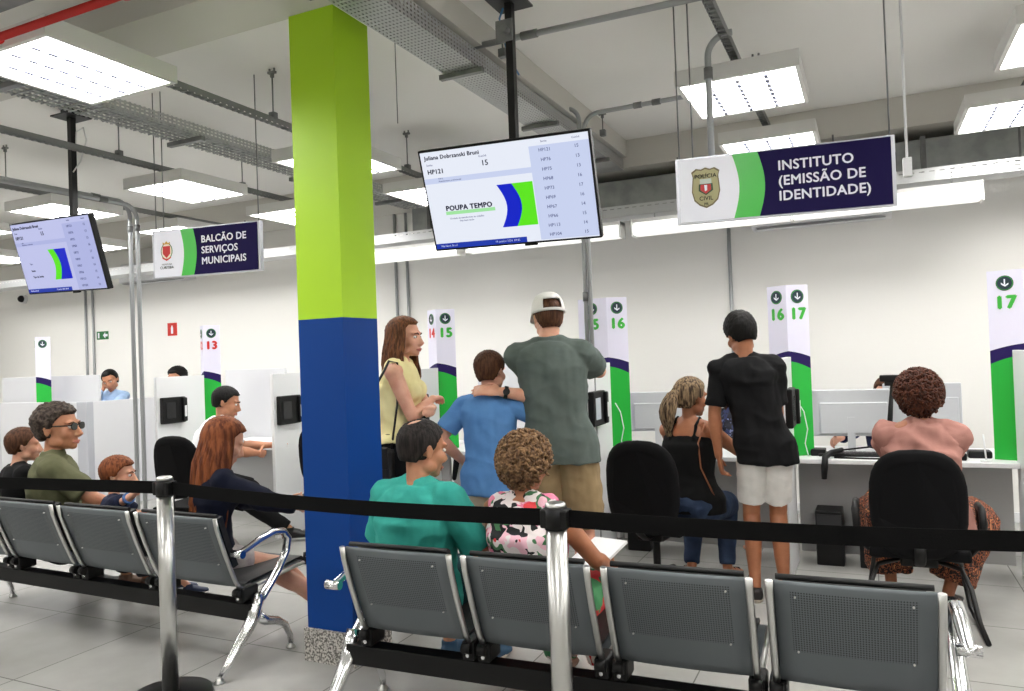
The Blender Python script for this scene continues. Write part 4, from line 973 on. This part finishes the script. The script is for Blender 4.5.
    def shoes(s,m,sole=None,label=None,low=False,name='shoe'):
        for q in (-1,1):
            kn,an,toe=s.leg[q]; b=MB().use(m); s.footshape(b,an,toe,.009)
            if not low: b.tube([an-V((0,0,.03)),an+V((0,0,.012))],[.044*s.k,.044*s.k],14)
            me=remesh(b.mesh(name),.006,2); o=link(me,name,s.root,label)
            if sole:
                t=V((toe.x,toe.y,0)).normalized(); r=t.cross(V((0,0,1))); z=an.z-.085*s.k
                MB().use(sole).loft([(V((an.x,an.y,z+zz))+t*.065*s.k,r*.048*s.k,t*.142*s.k) for zz in (-.002,.016)],24).build('sole',o)
def strands(s,m,n,starts,ln,r0,wave,spread,sc=1,seed=1,curl=0,name='hair',col=None):
    pass
OL=cloth('olive',(104,104,78),(88,90,66)); 
# ---- man in black T-shirt and white shorts
p=Fig('man in a black T-shirt and white shorts standing with his back turned',(-.605,4.88),14,1.76,skin=sk_t,side=-.10,lean=3,head=(20,18,-6),fat=.85,hs=1.06)
p.setarm(-1,(-.875,4.83,.86),pole=(-.8,-.3,0),hdir=(.12,.25,-1),curl=.5); p.setarm(1,(-.60,5.14,.98),pole=(.3,-.5,-.7),curl=.5)
p.stand(.085); p.body()
p.hair(hairm('black',(9,8,8),(18,15,14)),.016,.5,-.42,.005,fn=lambda d:1+1.1*max(0,d.z)**2)
p.top(cloth('black',(14,14,16),(20,20,22)),'t_shirt',.80,-.23,.020,.013,wr=.008)
p.pants(cloth('white',(232,230,226),(214,212,208)),'shorts',.80,.012,.006,flare=.006)
blk_shoe=mat('black_leather',(18,16,16),.45); p.shoes(blk_shoe,mat('pale_sole',(180,170,155),.6),low=True,name='loafer')
# ---- man in white cap
p=Fig('tall man in a white cap and grey green polo shirt',(-1.64,4.09),12,1.92,skin=sk_l,lean=3,side=-.045,head=(26,8,0),fat=.98,hs=.98)
p.setarm(-1,(-1.93,3.93,1.35),pole=(.1,-.4,-1.0),hdir=(-.9,-.25,.12),curl=.22,pn=(.1,.5,-.6)); p.setarm(1,(-1.66,4.66,1.50),pole=(.55,.0,-.5),curl=.4)
p.stand(.11); p.body()
bh=hairm('brown',(62,38,26),(92,60,40)); p.hair(bh,.007,.3,-.5,.0015)
gp=cloth('grey_green',(96,106,102),(84,94,90)); p.top(gp,'polo_shirt',.70,-.20,.020,.018,collar=True,wr=.006)
kh=cloth('khaki',(160,138,104),(140,120,90)); p.pants(kh,'shorts',.96,.02,.006,flare=.02); p.shoes(mat('brown_leather',(90,60,40),.5),low=False)
def cap(p,m):
    T=p.T; b=MB().use(m); n=40; rows=[]
    for j in range(13):
        a=PI*.5*j/12; z=.024+.118*math.sin(a); r=math.cos(a)**.62
        rows.append([b.v(T((.092*r*math.sin(2*PI*i/n),-.014+.117*r*math.cos(2*PI*i/n),z))) for i in range(n)])
    rows2=[]
    for j in range(13):
        a=PI*.5*j/12; z=.024+.112*math.sin(a); r=max(math.cos(a)**.62,.0)
        rows2.append([b.v(T((.0885*r*math.sin(2*PI*i/n),-.014+.1125*r*math.cos(2*PI*i/n),z))) for i in range(n)])
    def hole(i,j):   # adjustment opening at the back
        ang=2*PI*(i+.5)/n; return math.cos(ang)<-.78 and 1<=j<=4
    for RW,flip in ((rows,0),(rows2,1)):
        for j in range(12):
            for i in range(n):
                if hole(i,j): continue
                q=[RW[j][i],RW[j][(i+1)%n],RW[j+1][(i+1)%n],RW[j+1][i]]; b.f(q[::-1] if flip==0 else q,True)
    for i in range(n): b.f([rows[0][i],rows[0][(i+1)%n],rows2[0][(i+1)%n],rows2[0][i]])
    o=b.build('cap',p.root)
    b=MB().use(m); A=[];B=[]
    for i in range(15):
        a=R(-62+124*i/14); x=.090*math.sin(a); y=-.014+.115*math.cos(a); A.append((x,y)); 
    for th in (0,.004):
        pass
    top=[[b.v(T((x*(1+.0*j),y+.024*j*math.cos(R(-62+124*i/14))**.6,.026-.006*j*j*.5-.0+th))) for i,(x,y) in enumerate(A)] for th in (0,.005) for j in range(4)]
    for L in (top[:4],top[4:]):
        for a,c in zip(L,L[1:]):
            for i in range(14): b.f([a[i],a[i+1],c[i+1],c[i]],True)
    for i in range(14): b.f([top[3][i],top[3][i+1],top[7][i+1],top[7][i]])
    b.build('visor',o)
    MB().use(m).ell(T((0,-.014,.142)),(.007,.007,.005)).build('button',o)
cap(p,cloth('cap_white',(236,234,230),(222,220,216)))
# wrist watch
def watch(p,q,m=None):
    e,w,d,c,pn=p.arm[q]; c0=w-(w-e).normalized()*.028; dd=(w-e).normalized()
    b=MB().use(black).tube([c0-dd*.011,c0+dd*.011],[.034*p.k]*2,18); u,v=frame_of(dd); o=-u if u.dot(V((.3,-1,.3)))<0 else u
    o=V((.43,-.9,.2)); o=(o-dd*o.dot(dd)).normalized(); b.cyl(c0+o*.025,c0+o*.042,.020,18); b.build('wristwatch',p.root)
watch(p,-1)
# ---- boy
p=Fig('boy in a blue T-shirt and beige shorts beside the man in the cap',(-2.05,4.0),6,1.57,skin=sk_l,lean=2,head=(-12,10,-6),fat=.97,hs=1.12)
p.setarm(-1,(-2.25,4.06,.91),pole=(-.7,-.6,0),curl=.6); p.setarm(1,(-1.84,4.26,1.17),pole=(1,-.6,-.3),curl=.5)
p.stand(.10); p.body(); p.hair(bh,.014,.42,-.5,.004)
p.top(cloth('blue',(100,150,208),(86,134,194)),'t_shirt',.72,-.22,.016,.016,wr=.006); p.pants(cloth('beige',(206,192,170),(188,174,152)),'shorts',.93,.022,.007,flare=.018); p.shoes(mat('navy_shoe',(40,50,80),.6),white)
MB().use(black).tube([(-2.31,4.05,.92),(-2.33,4.05,.82)],[.022,.016],10,True,flat=.5).build('game_controller',label='small black object in the left hand of the boy',cat='object')
# ---- woman in yellow
p=Fig('woman in a pale yellow sleeveless top with long brown hair and folded arms',(-2.70,4.05),-72,1.83,'f',skin=sk_l,lean=1,head=(-10,2,0),fat=1.04,hs=1.02)
fx=p.CF; rt=p.CR
c=p.spine(.52)
p.setarm(1,c+fx*.20+rt*-.06+V((0,0,.02)),pole=V((.2,-1,-.9)),hdir=-rt+fx*.15,curl=.5,pn=V((0,0,-1))); p.setarm(-1,c+fx*.23+rt*.08+V((0,0,-.03)),pole=-rt+V((0,0,-.9)),hdir=rt+V((0,0,.05)),curl=.6,pn=V((0,0,-1)))
p.stand(.08); p.body(); p.features(bh,(188,108,98))
lh=hairm('long_brown',(72,42,26),(122,76,48))
def longhair(p,m,n,z_end,r=.008,curl=.0,seed=3,front=-.25,width=1.0,back=.0,mask_front=.35,outw=.012):
    rnd=random.Random(seed); T=p.T
    def extra(b):
        for i in range(n):
            a=rnd.uniform(-PI,PI)
            if math.cos(a)>front+.0: a=math.copysign(rnd.uniform(math.acos(front),PI),a)
            el=rnd.uniform(-.1,.75); x0=math.sin(a)*.080*math.cos(el); y0=-.014+math.cos(a)*.102*math.cos(el); z0=.034+.09*math.sin(el)
            x1=math.sin(a)*(.088+outw)*width; y1=-.02+math.cos(a)*(.104+outw)-back*.5
            ze=z_end*rnd.uniform(.82,1.05); pts=[None]; W0=T((x0,y0,z0)); s_hf=(p.HM.to_3x3()@V((0,1,0))).normalized(); ph=rnd.uniform(0,6.3); K=9
            for j in range(1,K+1):
                t=j/K; zz=z0+(ze-z0)*t; g=min(1,t*2.2)
                q=V((x0+(x1-x0)*g+curl*math.sin(ph+t*11)*t,y0+(y1-y0)*g-back*t+curl*math.cos(ph+t*11)*t,zz))
                hz=V((s_hf.x,s_hf.y,0)); wq=T(V((q.x,q.y+back*t,z0))); wq.z=W0.z+(q.z-z0)*p.hs; wq-=hz*back*t*p.hs
                pts.append(wq)
            pts[0]=W0
            b.tube(pts,[r*p.hs*(1-.55*(j/K)**2) for j in range(K+1)],6,True)
    return extra
p.hair(lh,.016,.55,-.75,.004,extra=longhair(p,lh,220,-.36,.011,.016,5,.42,1.15,.0))
ye=cloth('pale_yellow',(238,228,172),(226,214,156)); p.top(ye,'sleeveless_top',.10,.10,.012,.006,wr=.004); p.pants(cloth('black_trouser',(16,16,18)),'trousers',1.95,.014,.004,waist=.2); p.shoes(blk_shoe,low=True)
# bag on strap
t=thing('shoulder_bag','black leather shoulder bag hanging at the side of the woman in yellow','bag',(-2.80,3.84,.85))
MB().use(blk_shoe).mm(-2.93,-2.63,3.80,3.90,.80,1.02,bev=.03).build('body',t); MB().use(blk_shoe).mm(-2.92,-2.64,3.792,3.81,.90,1.03,bev=.006).build('flap',t)
s1=p.Sh[1]; MB().use(blk_shoe).tube([(-2.90,3.85,1.0),(-2.90,3.86,1.2),s1+V((-.03,-.068,.0)),s1+V((-.01,-.03,.072)),s1+V((.03,.0,.06)),(-2.62,3.89,1.28),(-2.65,3.85,1.0)],.009,8,flat=.5).build('strap',t)
# ---- man in teal on the bench
p=Fig('man in a teal T-shirt with thinning dark hair seated on the front bench',(-1.93,2.97),-4,1.70,skin=sk_m,seated=True,lean=-4,side=.06,twist=-4,head=(-20,10,0),fat=1.1,hs=1.16,pelz=.475)
for q,x in ((-1,-2.03),(1,-1.81)): p.setleg(q,(x,3.42),toe=(0.1*q,1,0))
p.setarm(-1,(-2.10,3.26,.56),pole=(-1,-.6,-.5),curl=.3); p.setarm(1,(-1.70,3.22,.56),pole=(1,-.7,-.6),curl=.3)
p.body(); p.features(bh)
p.hair(hairm('dark_grey',(24,20,20),(50,44,42)),.007,.42,-.42,.002,bald=.27)
te=cloth('teal',(66,176,162),(52,156,144)); p.top(te,'t_shirt',.92,-.1,.020,.020,wr=.009); p.pants(cloth('dark_teal',(20,56,62)),'shorts',.95,.02,.006,flare=.015); p.shoes(mat('blue_shoe',(36,74,104),.6),mat('pale_sole',(180,170,155),.6))
# ---- woman with curly hair on the bench
p=Fig('woman with short curly blonde brown hair in a tropical print top on the front bench',(-1.33,2.98),-4,1.56,'f',skin=sk_t,seated=True,lean=0,side=-.05,head=(-6,8,0),fat=1.22,hs=1.14,pelz=.465)
for q,x in ((-1,-1.40),(1,-1.18)): p.setleg(q,(x,3.42),toe=(0.1*q,1,0))
p.setarm(-1,(-1.46,3.28,.60),pole=(-1,-.5,-.6),curl=.3); p.setarm(1,(-1.08,3.24,.60),pole=(1,-.6,-.9),curl=.3)
p.body()
ch=hairm('curly_blonde',(78,56,40),(146,114,82),(40,40,40)); dk=hairm('curly_dark',(46,24,18),(92,52,36),(40,40,40))
def curls(p,n,R0,r,seed,nape=-.6,hl=.5):
    rnd=random.Random(seed); T=p.T
    def extra(b):
        c=0
        while c<n:
            d=V((rnd.gauss(0,1),rnd.gauss(0,1),rnd.gauss(0,1))).normalized()
            if short_mask(d,hl,nape)<.5: continue
            c+=1; base=V((0,-.018,.034))+V((d.x*(.078+R0),d.y*(.098+R0),d.z*(.086+R0))); u,w=frame_of(d); a0=rnd.uniform(0,6.3); L=rnd.uniform(.8,1.5); rr=rnd.uniform(.011,.019)
            ax=(u*math.cos(a0)+w*math.sin(a0)); ay=d.cross(ax); pts=[]
            for j in range(9):
                a=j/8*2*PI*L; pts.append(T(base+ax*math.cos(a)*rr+ay*math.sin(a)*rr+d*(.010*math.sin(a*1.3))+ax*.0+V((0,0,-.02))*j/8))
            b.tube(pts,[r*p.hs*(.6+.4*math.sin(PI*(j+.5)/9)) for j in range(9)],6,True)
    return extra
p.hair(ch,.024,.5,-.72,.016,sc=5,extra=curls(p,330,.030,.0075,2,-.7))
trop=patches('cloth_tropical_print',[(0,(236,226,226)),(.22,(22,24,26)),(.44,(226,128,158)),(.62,(214,60,66)),(.72,(240,190,205)),(.86,(70,120,80))],14,distort=4)
p.top(trop,'sleeveless_top',.12,-.1,.014,.010,neck=.97,wr=.006)
trop2=patches('cloth_red_green_print',[(0,(200,46,50)),(.3,(232,226,220)),(.5,(70,140,90)),(.75,(200,60,60)),(.9,(30,90,60))],11,distort=4)
p.pants(trop2,'trousers',1.9,.02,.006,flare=.03); p.shoes(mat('brown_leather',(90,60,40),.5),low=True)
t=thing('document_folder','white folder on the lap of the curly haired woman','folder',(-1.14,3.25,.60)); rot=Matrix.Rotation(R(-12),4,'Z')@Matrix.Rotation(R(14),4,'X')
MB().use(white).box((-1.14,3.25,.655),(.17,.25,.012),rot).build('cover',t); MB().use(mat('paper_white',(240,240,238),.7)).box((-1.14,3.25,.645),(.15,.23,.006),rot).build('pages',t)
# ---- woman in black tank top at desk 16
p=Fig('woman in a black tank top and jeans with a blonde streaked ponytail at desk 16',(-1.09,4.98),-10,1.70,'f',skin=sk_t,seated=True,lean=5,side=-.01,twist=-4,head=(-22,6,0),fat=1.12,hs=1.14,pelz=.57,name='person')
p.setleg(-1,(-1.15,5.20),pole=(0,1,.6),toe=(-.5,1,0)); p.setleg(1,(-.92,5.24),pole=(.1,1,.6),toe=(.3,1,0))
p.setarm(-1,(-1.20,5.52,.83),pole=(-1,-.3,-.8),curl=.3); p.setarm(1,(-.83,5.42,.86),pole=(1,-.3,-.9),curl=.3)
p.body()
def pony(b,p=p):
    rnd=random.Random(4); T=p.T
    b.ell(T((0,-.112,.052)),(.026,.026,.026))
    for i in range(60):
        a=rnd.uniform(0,6.3); r=rnd.uniform(0,.02); ph=rnd.uniform(0,6)
        pts=[T((r*math.cos(a),-.115,.055+r*math.sin(a)))]
        for j in range(1,9):
            t=j/8; w=.014+.040*math.sin(PI*min(1,t*1.1)); pts.append(T((w*math.cos(a)*1.1-.035*t+.006*math.sin(ph+t*9),-.130-.035*math.sin(PI*t)+.0*t+w*.5*math.sin(a),.055-.29*t)))
        b.tube(pts,[.008*(1-.5*j/8) for j in range(9)],6,True)
p.hair(hairm('streaked_blonde',(58,44,36),(152,128,98)),.012,.55,-.5,.003,extra=pony)
p.top(cloth('black_tank',(13,13,14)),'tank_top',0,-.14,.012,neck=.80,wr=.004,straps=True)
jean=cloth('denim',(50,64,88),(34,46,68)); p.pants(jean,'jeans',1.96,.012,.005,waist=.05); 
for q in (-1,1):
    kn,an,toe=p.leg[q]; b=MB().use(blk_shoe); t=V((toe.x,toe.y,0)).normalized(); r=t.cross(V((0,0,1)))
    b.loft([(V((an.x,an.y,zz))+t*.065,r*.044,t*.138) for zz in (-.004,.010)],20)
    for y in (.06,.13): b.tube([V((an.x,an.y,.01))+t*y-r*.042,V((an.x,an.y,.075-y*.25))+t*y-r*.02,V((an.x,an.y,.08-y*.25))+t*y+r*.02,V((an.x,an.y,.01))+t*y+r*.042],.006,8)
    b.build('sandal',p.root)
MB().use(mat('tan_strap',(150,92,60),.5)).tube([p.Sh[1]+V((-.03,-.03,.065)),p.spine(.75)+V((.085,-.135,0)),p.spine(.45)+V((.10,-.135,0)),p.spine(.1)+V((.17,-.10,0))],.006,8,flat=.5).build('bag_strap',p.root)
# ---- woman in salmon at desk 17
p=Fig('woman with short curly dark hair in a salmon shirt at desk 17',(.245,4.78),0,1.70,'f',skin=sk_t,seated=True,lean=5,head=(0,8,0),fat=1.14,hs=1.12,pelz=.575)
p.setleg(-1,(.07,5.18),pole=(-.3,1,.6),toe=(-.3,1,0)); p.setleg(1,(.36,5.05),pole=(.5,1,.5),toe=(.3,1,0))
p.setarm(-1,(.08,5.32,.84),pole=(-1,-.2,-.9),curl=.3); p.setarm(1,(.40,5.34,.84),pole=(1,-.2,-.9),curl=.3)
p.body(); p.hair(dk,.028,.5,-.7,.016,sc=5,extra=curls(p,330,.030,.0075,9,-.7))
sal=cloth('salmon',(178,130,120),(162,114,104)); p.top(sal,'shirt',.80,-.14,.020,.020,collar=True,wr=.013)
leo=patches('cloth_leopard_print',[(0,(196,126,76)),(.2,(130,66,42)),(.32,(24,14,12)),(.5,(150,84,54)),(.62,(36,18,16)),(.8,(186,120,76))],20,distort=2,kind='D')
p.pants(leo,'trousers',1.8,.03,.010,flare=.05); p.shoes(blk_shoe,white,low=True)
# ---- staff behind the counter
p=Fig('clerk in a navy shirt half hidden behind the curly dark haired woman',(.12,6.62),172,1.62,'m',skin=sk_l,seated=True,lean=8,head=(4,10,0),fat=1.0,hs=1.05,vox=.009,pelz=.55)
p.setleg(-1,(.22,6.2)); p.setleg(1,(.0,6.2)); p.setarm(1,(-.30,6.0,.80),pole=(0,.5,-1),curl=.4); p.setarm(-1,(.42,6.3,.80),pole=(1,.3,-1),curl=.4)
p.body(); p.features(bh); p.hair(bh,.012,.42,-.5,.003); p.top(cloth('navy',(26,34,72)),'shirt',1.7,-.1,.014,.014); p.pants(cloth('black_trouser',(16,16,18)),'trousers',1.9,.014)
p=Fig('clerk with long dark hair at desk 16 mostly hidden by the man in black',(-1.02,6.62),186,1.62,'f',skin=sk_l,seated=True,lean=8,head=(10,8,0),fat=1.0,hs=1.05,vox=.009,pelz=.55)
p.setleg(-1,(-.92,6.2)); p.setleg(1,(-1.1,6.2)); p.setarm(1,(-1.2,6.15,.80),pole=(-1,.5,-1),curl=.4); p.setarm(-1,(-.85,6.2,.80),pole=(1,.3,-1),curl=.4)
p.body(); p.features(bh); dh=hairm('dark_brown',(40,24,18),(74,46,34)); p.hair(dh,.014,.5,-.6,.003,extra=longhair(p,dh,90,-.26,.010,.006,8,-.1))
p.top(patches('cloth_dark_floral',[(0,(20,22,36)),(.5,(40,50,90)),(.8,(120,130,170))],30),'blouse',1.6,-.1,.014,.014); p.pants(cloth('black_trouser',(16,16,18)),'trousers',1.9,.014)
# ---- man with sunglasses on the left bench
p=Fig('man in sunglasses and an olive polo shirt on the left bench',(-4.86,3.24),-26,1.78,skin=sk_m,seated=True,lean=-3,side=.0,twist=-8,head=(-30,0,0),fat=1.12,hs=1.30,pelz=.47)
for q,x in ((-1,-4.87),(1,-4.64)): p.setleg(q,(x,3.72),toe=(.3,1,0))
p.setarm(-1,(-4.82,3.60,.60),pole=(-1,-.3,-.6),curl=.3); p.setarm(1,(-4.44,3.42,.60),pole=(1,-.8,-.5),curl=.3)
p.body(); p.features(bh); gh=hairm('greying_brown',(40,32,28),(84,72,64),(30,30,30)); p.hair(gh,.016,.42,-.5,.008,sc=9)
p.top(OL,'polo_shirt',.85,-.1,.020,.020,collar=True,wr=.007); p.pants(cloth('dark_trouser',(40,42,50)),'trousers',1.9,.018); p.shoes(mat('brown_leather',(90,60,40),.5),mat('pale_sole',(180,170,155),.6))
T=p.T; b=MB().use(mat('dark_lens',(12,10,10),.12))
t=b
for q in (-1,1):
    b.loft([(T((q*.033,.096,.010)),(p.HM.to_3x3()@V((.025,0,0))),(p.HM.to_3x3()@V((0,0,.018)))),(T((q*.033,.101,.010)),(p.HM.to_3x3()@V((.025,0,0))),(p.HM.to_3x3()@V((0,0,.018))))],20,.8)
    b.tube([T((q*.056,.097,.016)),T((q*.076,.05,.016)),T((q*.084,-.02,.014))],.0042,8)
b.tube([T((-.01,.101,.016)),T((.01,.101,.016))],.003,6)
b.build('sunglasses',p.root)
# ---- child with raised hand
p=Fig('child with reddish brown hair and a raised fist on the left bench',(-4.27,3.22),-40,1.0,skin=sk_l,seated=True,lean=-4,head=(-18,4,0),fat=1.0,hs=1.66,pelz=.47)
p.setleg(-1,(-4.18,3.58,.10)); p.setleg(1,(-4.0,3.52,.10))
p.setarm(-1,(-4.15,3.42,.56),pole=(-1,-.5,-.5),curl=.3); p.setarm(1,(-3.86,3.08,.86),pole=(.4,-.5,-1),hdir=(-.15,0,1),curl=1.0)
p.body(); p.features(bh); rb=hairm('reddish_brown',(92,48,26),(140,80,46)); p.hair(rb,.016,.40,-.5,.004)
p.top(cloth('child_navy',(30,36,60)),'t_shirt',.8,-.1,.015,.015); p.pants(cloth('child_denim',(50,80,130)),'shorts',1.3,.016); p.shoes(mat('navy_shoe',(40,50,80),.6),white)
MB().use(mat('blue_band',(70,110,170),.6)).tube(p.sub(p.arm[1][0]+(p.arm[1][1]-p.arm[1][0])*.2,p.arm[1][0]+(p.arm[1][1]-p.arm[1][0])*.32,1),.036,14).build('wristband',p.root)
# ---- person at the far left edge
p=Fig('brown haired person in black cut by the left edge of the picture',(-5.30,3.28),-20,1.42,skin=sk_l,seated=True,lean=-3,head=(-10,6,0),fat=1.0,hs=1.2,pelz=.50)
p.setleg(-1,(-5.30,3.70)); p.setleg(1,(-5.13,3.70)); p.setarm(-1,(-5.4,3.58,.60)); p.setarm(1,(-5.10,3.55,.60)); p.body(); p.hair(bh,.014,.42,-.5,.004); p.top(cloth('black',(14,14,16),(20,20,22)),'t_shirt',.8,-.1,.018,.018); p.pants(cloth('dark_trouser',(40,42,50)),'trousers',1.9,.016); p.shoes(blk_shoe)
# ---- woman with auburn hair
p=Fig('woman with long auburn hair in a navy jacket looking down at her phone',(-3.48,3.20),-30,1.58,'f',skin=sk_l,seated=True,lean=8,side=.0,twist=0,head=(-6,26,0),fat=1.02,hs=1.24,pelz=.49)
p.setleg(-1,(-2.80,3.50,.10),pole=(.2,.6,1),toe=(.9,.2,0)); p.setleg(1,(-2.95,3.58),pole=(.3,.8,1),toe=(.8,.4,0))
p.setarm(-1,(-3.22,3.56,.72),pole=(-1,-.3,-.7),curl=.5); p.setarm(1,(-3.0,3.46,.72),pole=(1,-.8,-.7),curl=.6,hdir=(-.1,.6,.35))
p.body(); ah=hairm('auburn',(84,40,22),(140,80,46),(32,32,3)); p.hair(ah,.018,.55,-.7,.003,extra=longhair(p,ah,230,-.40,.011,.004,11,.30,1.15,.05))
p.top(cloth('navy_jacket',(20,24,42)),'jacket',1.75,-.14,.018,.016,wr=.006); p.pants(cloth('pale_print',(190,180,176),(120,110,112)),'shorts',.55,.014)
p.shoes(mat('beige_sandal',(206,184,160),.6),low=True,name='sandal')
MB().use(black).box((-3.06,3.57,.78),(.075,.15,.01),Matrix.Rotation(R(-24),4,'Z')@Matrix.Rotation(R(35),4,'X'),bev=.004).build('mobile_phone',label='black phone held by the auburn haired woman',cat='phone')
# ---- man in white at desk 13
p=Fig('man in a white T-shirt and black trousers seated at desk 13',(-5.30,4.80),-46,1.74,skin=sk_m,seated=True,lean=22,head=(-8,18,0),fat=1.08,hs=1.14,pelz=.60)
p.setleg(-1,(-4.95,5.35)); p.setleg(1,(-4.62,5.2)); p.setarm(-1,(-5.0,5.35,.82),pole=(-1,0,-1)); p.setarm(1,(-4.92,5.10,.78),pole=(1,-.5,-.8))
p.body(); p.features(bh); p.hair(hairm('black',(9,8,8),(18,15,14)),.010,.45,-.42,.003); p.top(cloth('white_shirt',(238,238,240),(228,228,232)),'t_shirt',.8,-.1,.018,.018); p.pants(cloth('black_trouser',(16,16,18)),'trousers',1.95,.018,waist=.0); p.shoes(blk_shoe)
# ---- staff far left
p=Fig('distant clerk in a light blue shirt leaning her cheek on a phone',(-9.25,7.0),205,1.60,'f',skin=sk_m,seated=True,lean=12,side=0,head=(8,20,14),fat=1.15,hs=1.3,vox=.012,pelz=.80)
p.setleg(-1,(-9.1,6.6)); p.setleg(1,(-9.3,6.6)); p.setarm(1,p.T((.085,.05,-.06)),pole=(-.6,-.3,-1),hdir=(0,0,1),curl=.7); p.setarm(-1,(-8.9,6.55,1.0),pole=(1,0,-1))
p.body(); p.features(bh); p.hair(hairm('black',(9,8,8),(18,15,14)),.008,.5,-.5,.002); p.top(cloth('light_blue',(168,196,232)),'shirt',1.8,-.1,.016,.016); p.pants(cloth('black_trouser',(16,16,18)),'trousers',1.9,.014)
p=Fig('distant clerk with black hair peeping over the desk 13 divider',(-8.2,7.2),160,1.66,'m',skin=sk_m,seated=True,lean=6,head=(20,10,0),fat=1.0,hs=1.3,vox=.012,pelz=.76)
p.setleg(-1,(-8.05,6.9)); p.setleg(1,(-8.25,6.9)); p.setarm(1,(-8.3,6.85,.9)); p.setarm(-1,(-8.05,6.85,.9))
p.body(); p.hair(hairm('black',(9,8,8),(18,15,14)),.016,.42,-.5,.005); p.top(cloth('navy',(26,34,72)),'shirt',1.7,-.1,.016,.016); p.pants(cloth('black_trouser',(16,16,18)),'trousers',1.9,.014)
# ------------------------------------------------------------------ camera, world, view
cam=bpy.data.cameras.new('camera'); co=bpy.data.objects.new('camera',cam); COL.objects.link(co); scn.camera=co
cam.sensor_width=36; cam.lens=36*757/1024; cam.clip_start=.05
yaw,pitch,roll=R(25.2),R(.85),R(2.1)
f=V((-math.sin(yaw)*math.cos(pitch),math.cos(yaw)*math.cos(pitch),math.sin(pitch)))
r0=V((math.cos(yaw),math.sin(yaw),0)); u0=r0.cross(f); r=r0*math.cos(roll)-u0*math.sin(roll); u=r.cross(f)
co.matrix_world=Matrix(((r.x,u.x,-f.x,0),(r.y,u.y,-f.y,0),(r.z,u.z,-f.z,1.55),(0,0,0,1)))
w=bpy.data.worlds.new('world'); scn.world=w; w.use_nodes=True; w.node_tree.nodes['Background'].inputs[0].default_value=(.8,.85,1,1); w.node_tree.nodes['Background'].inputs[1].default_value=.3
vs=scn.view_settings; vs.view_transform='Standard'; vs.look='None'; vs.gamma=1; vs.use_curve_mapping=False; vs.exposure=.45
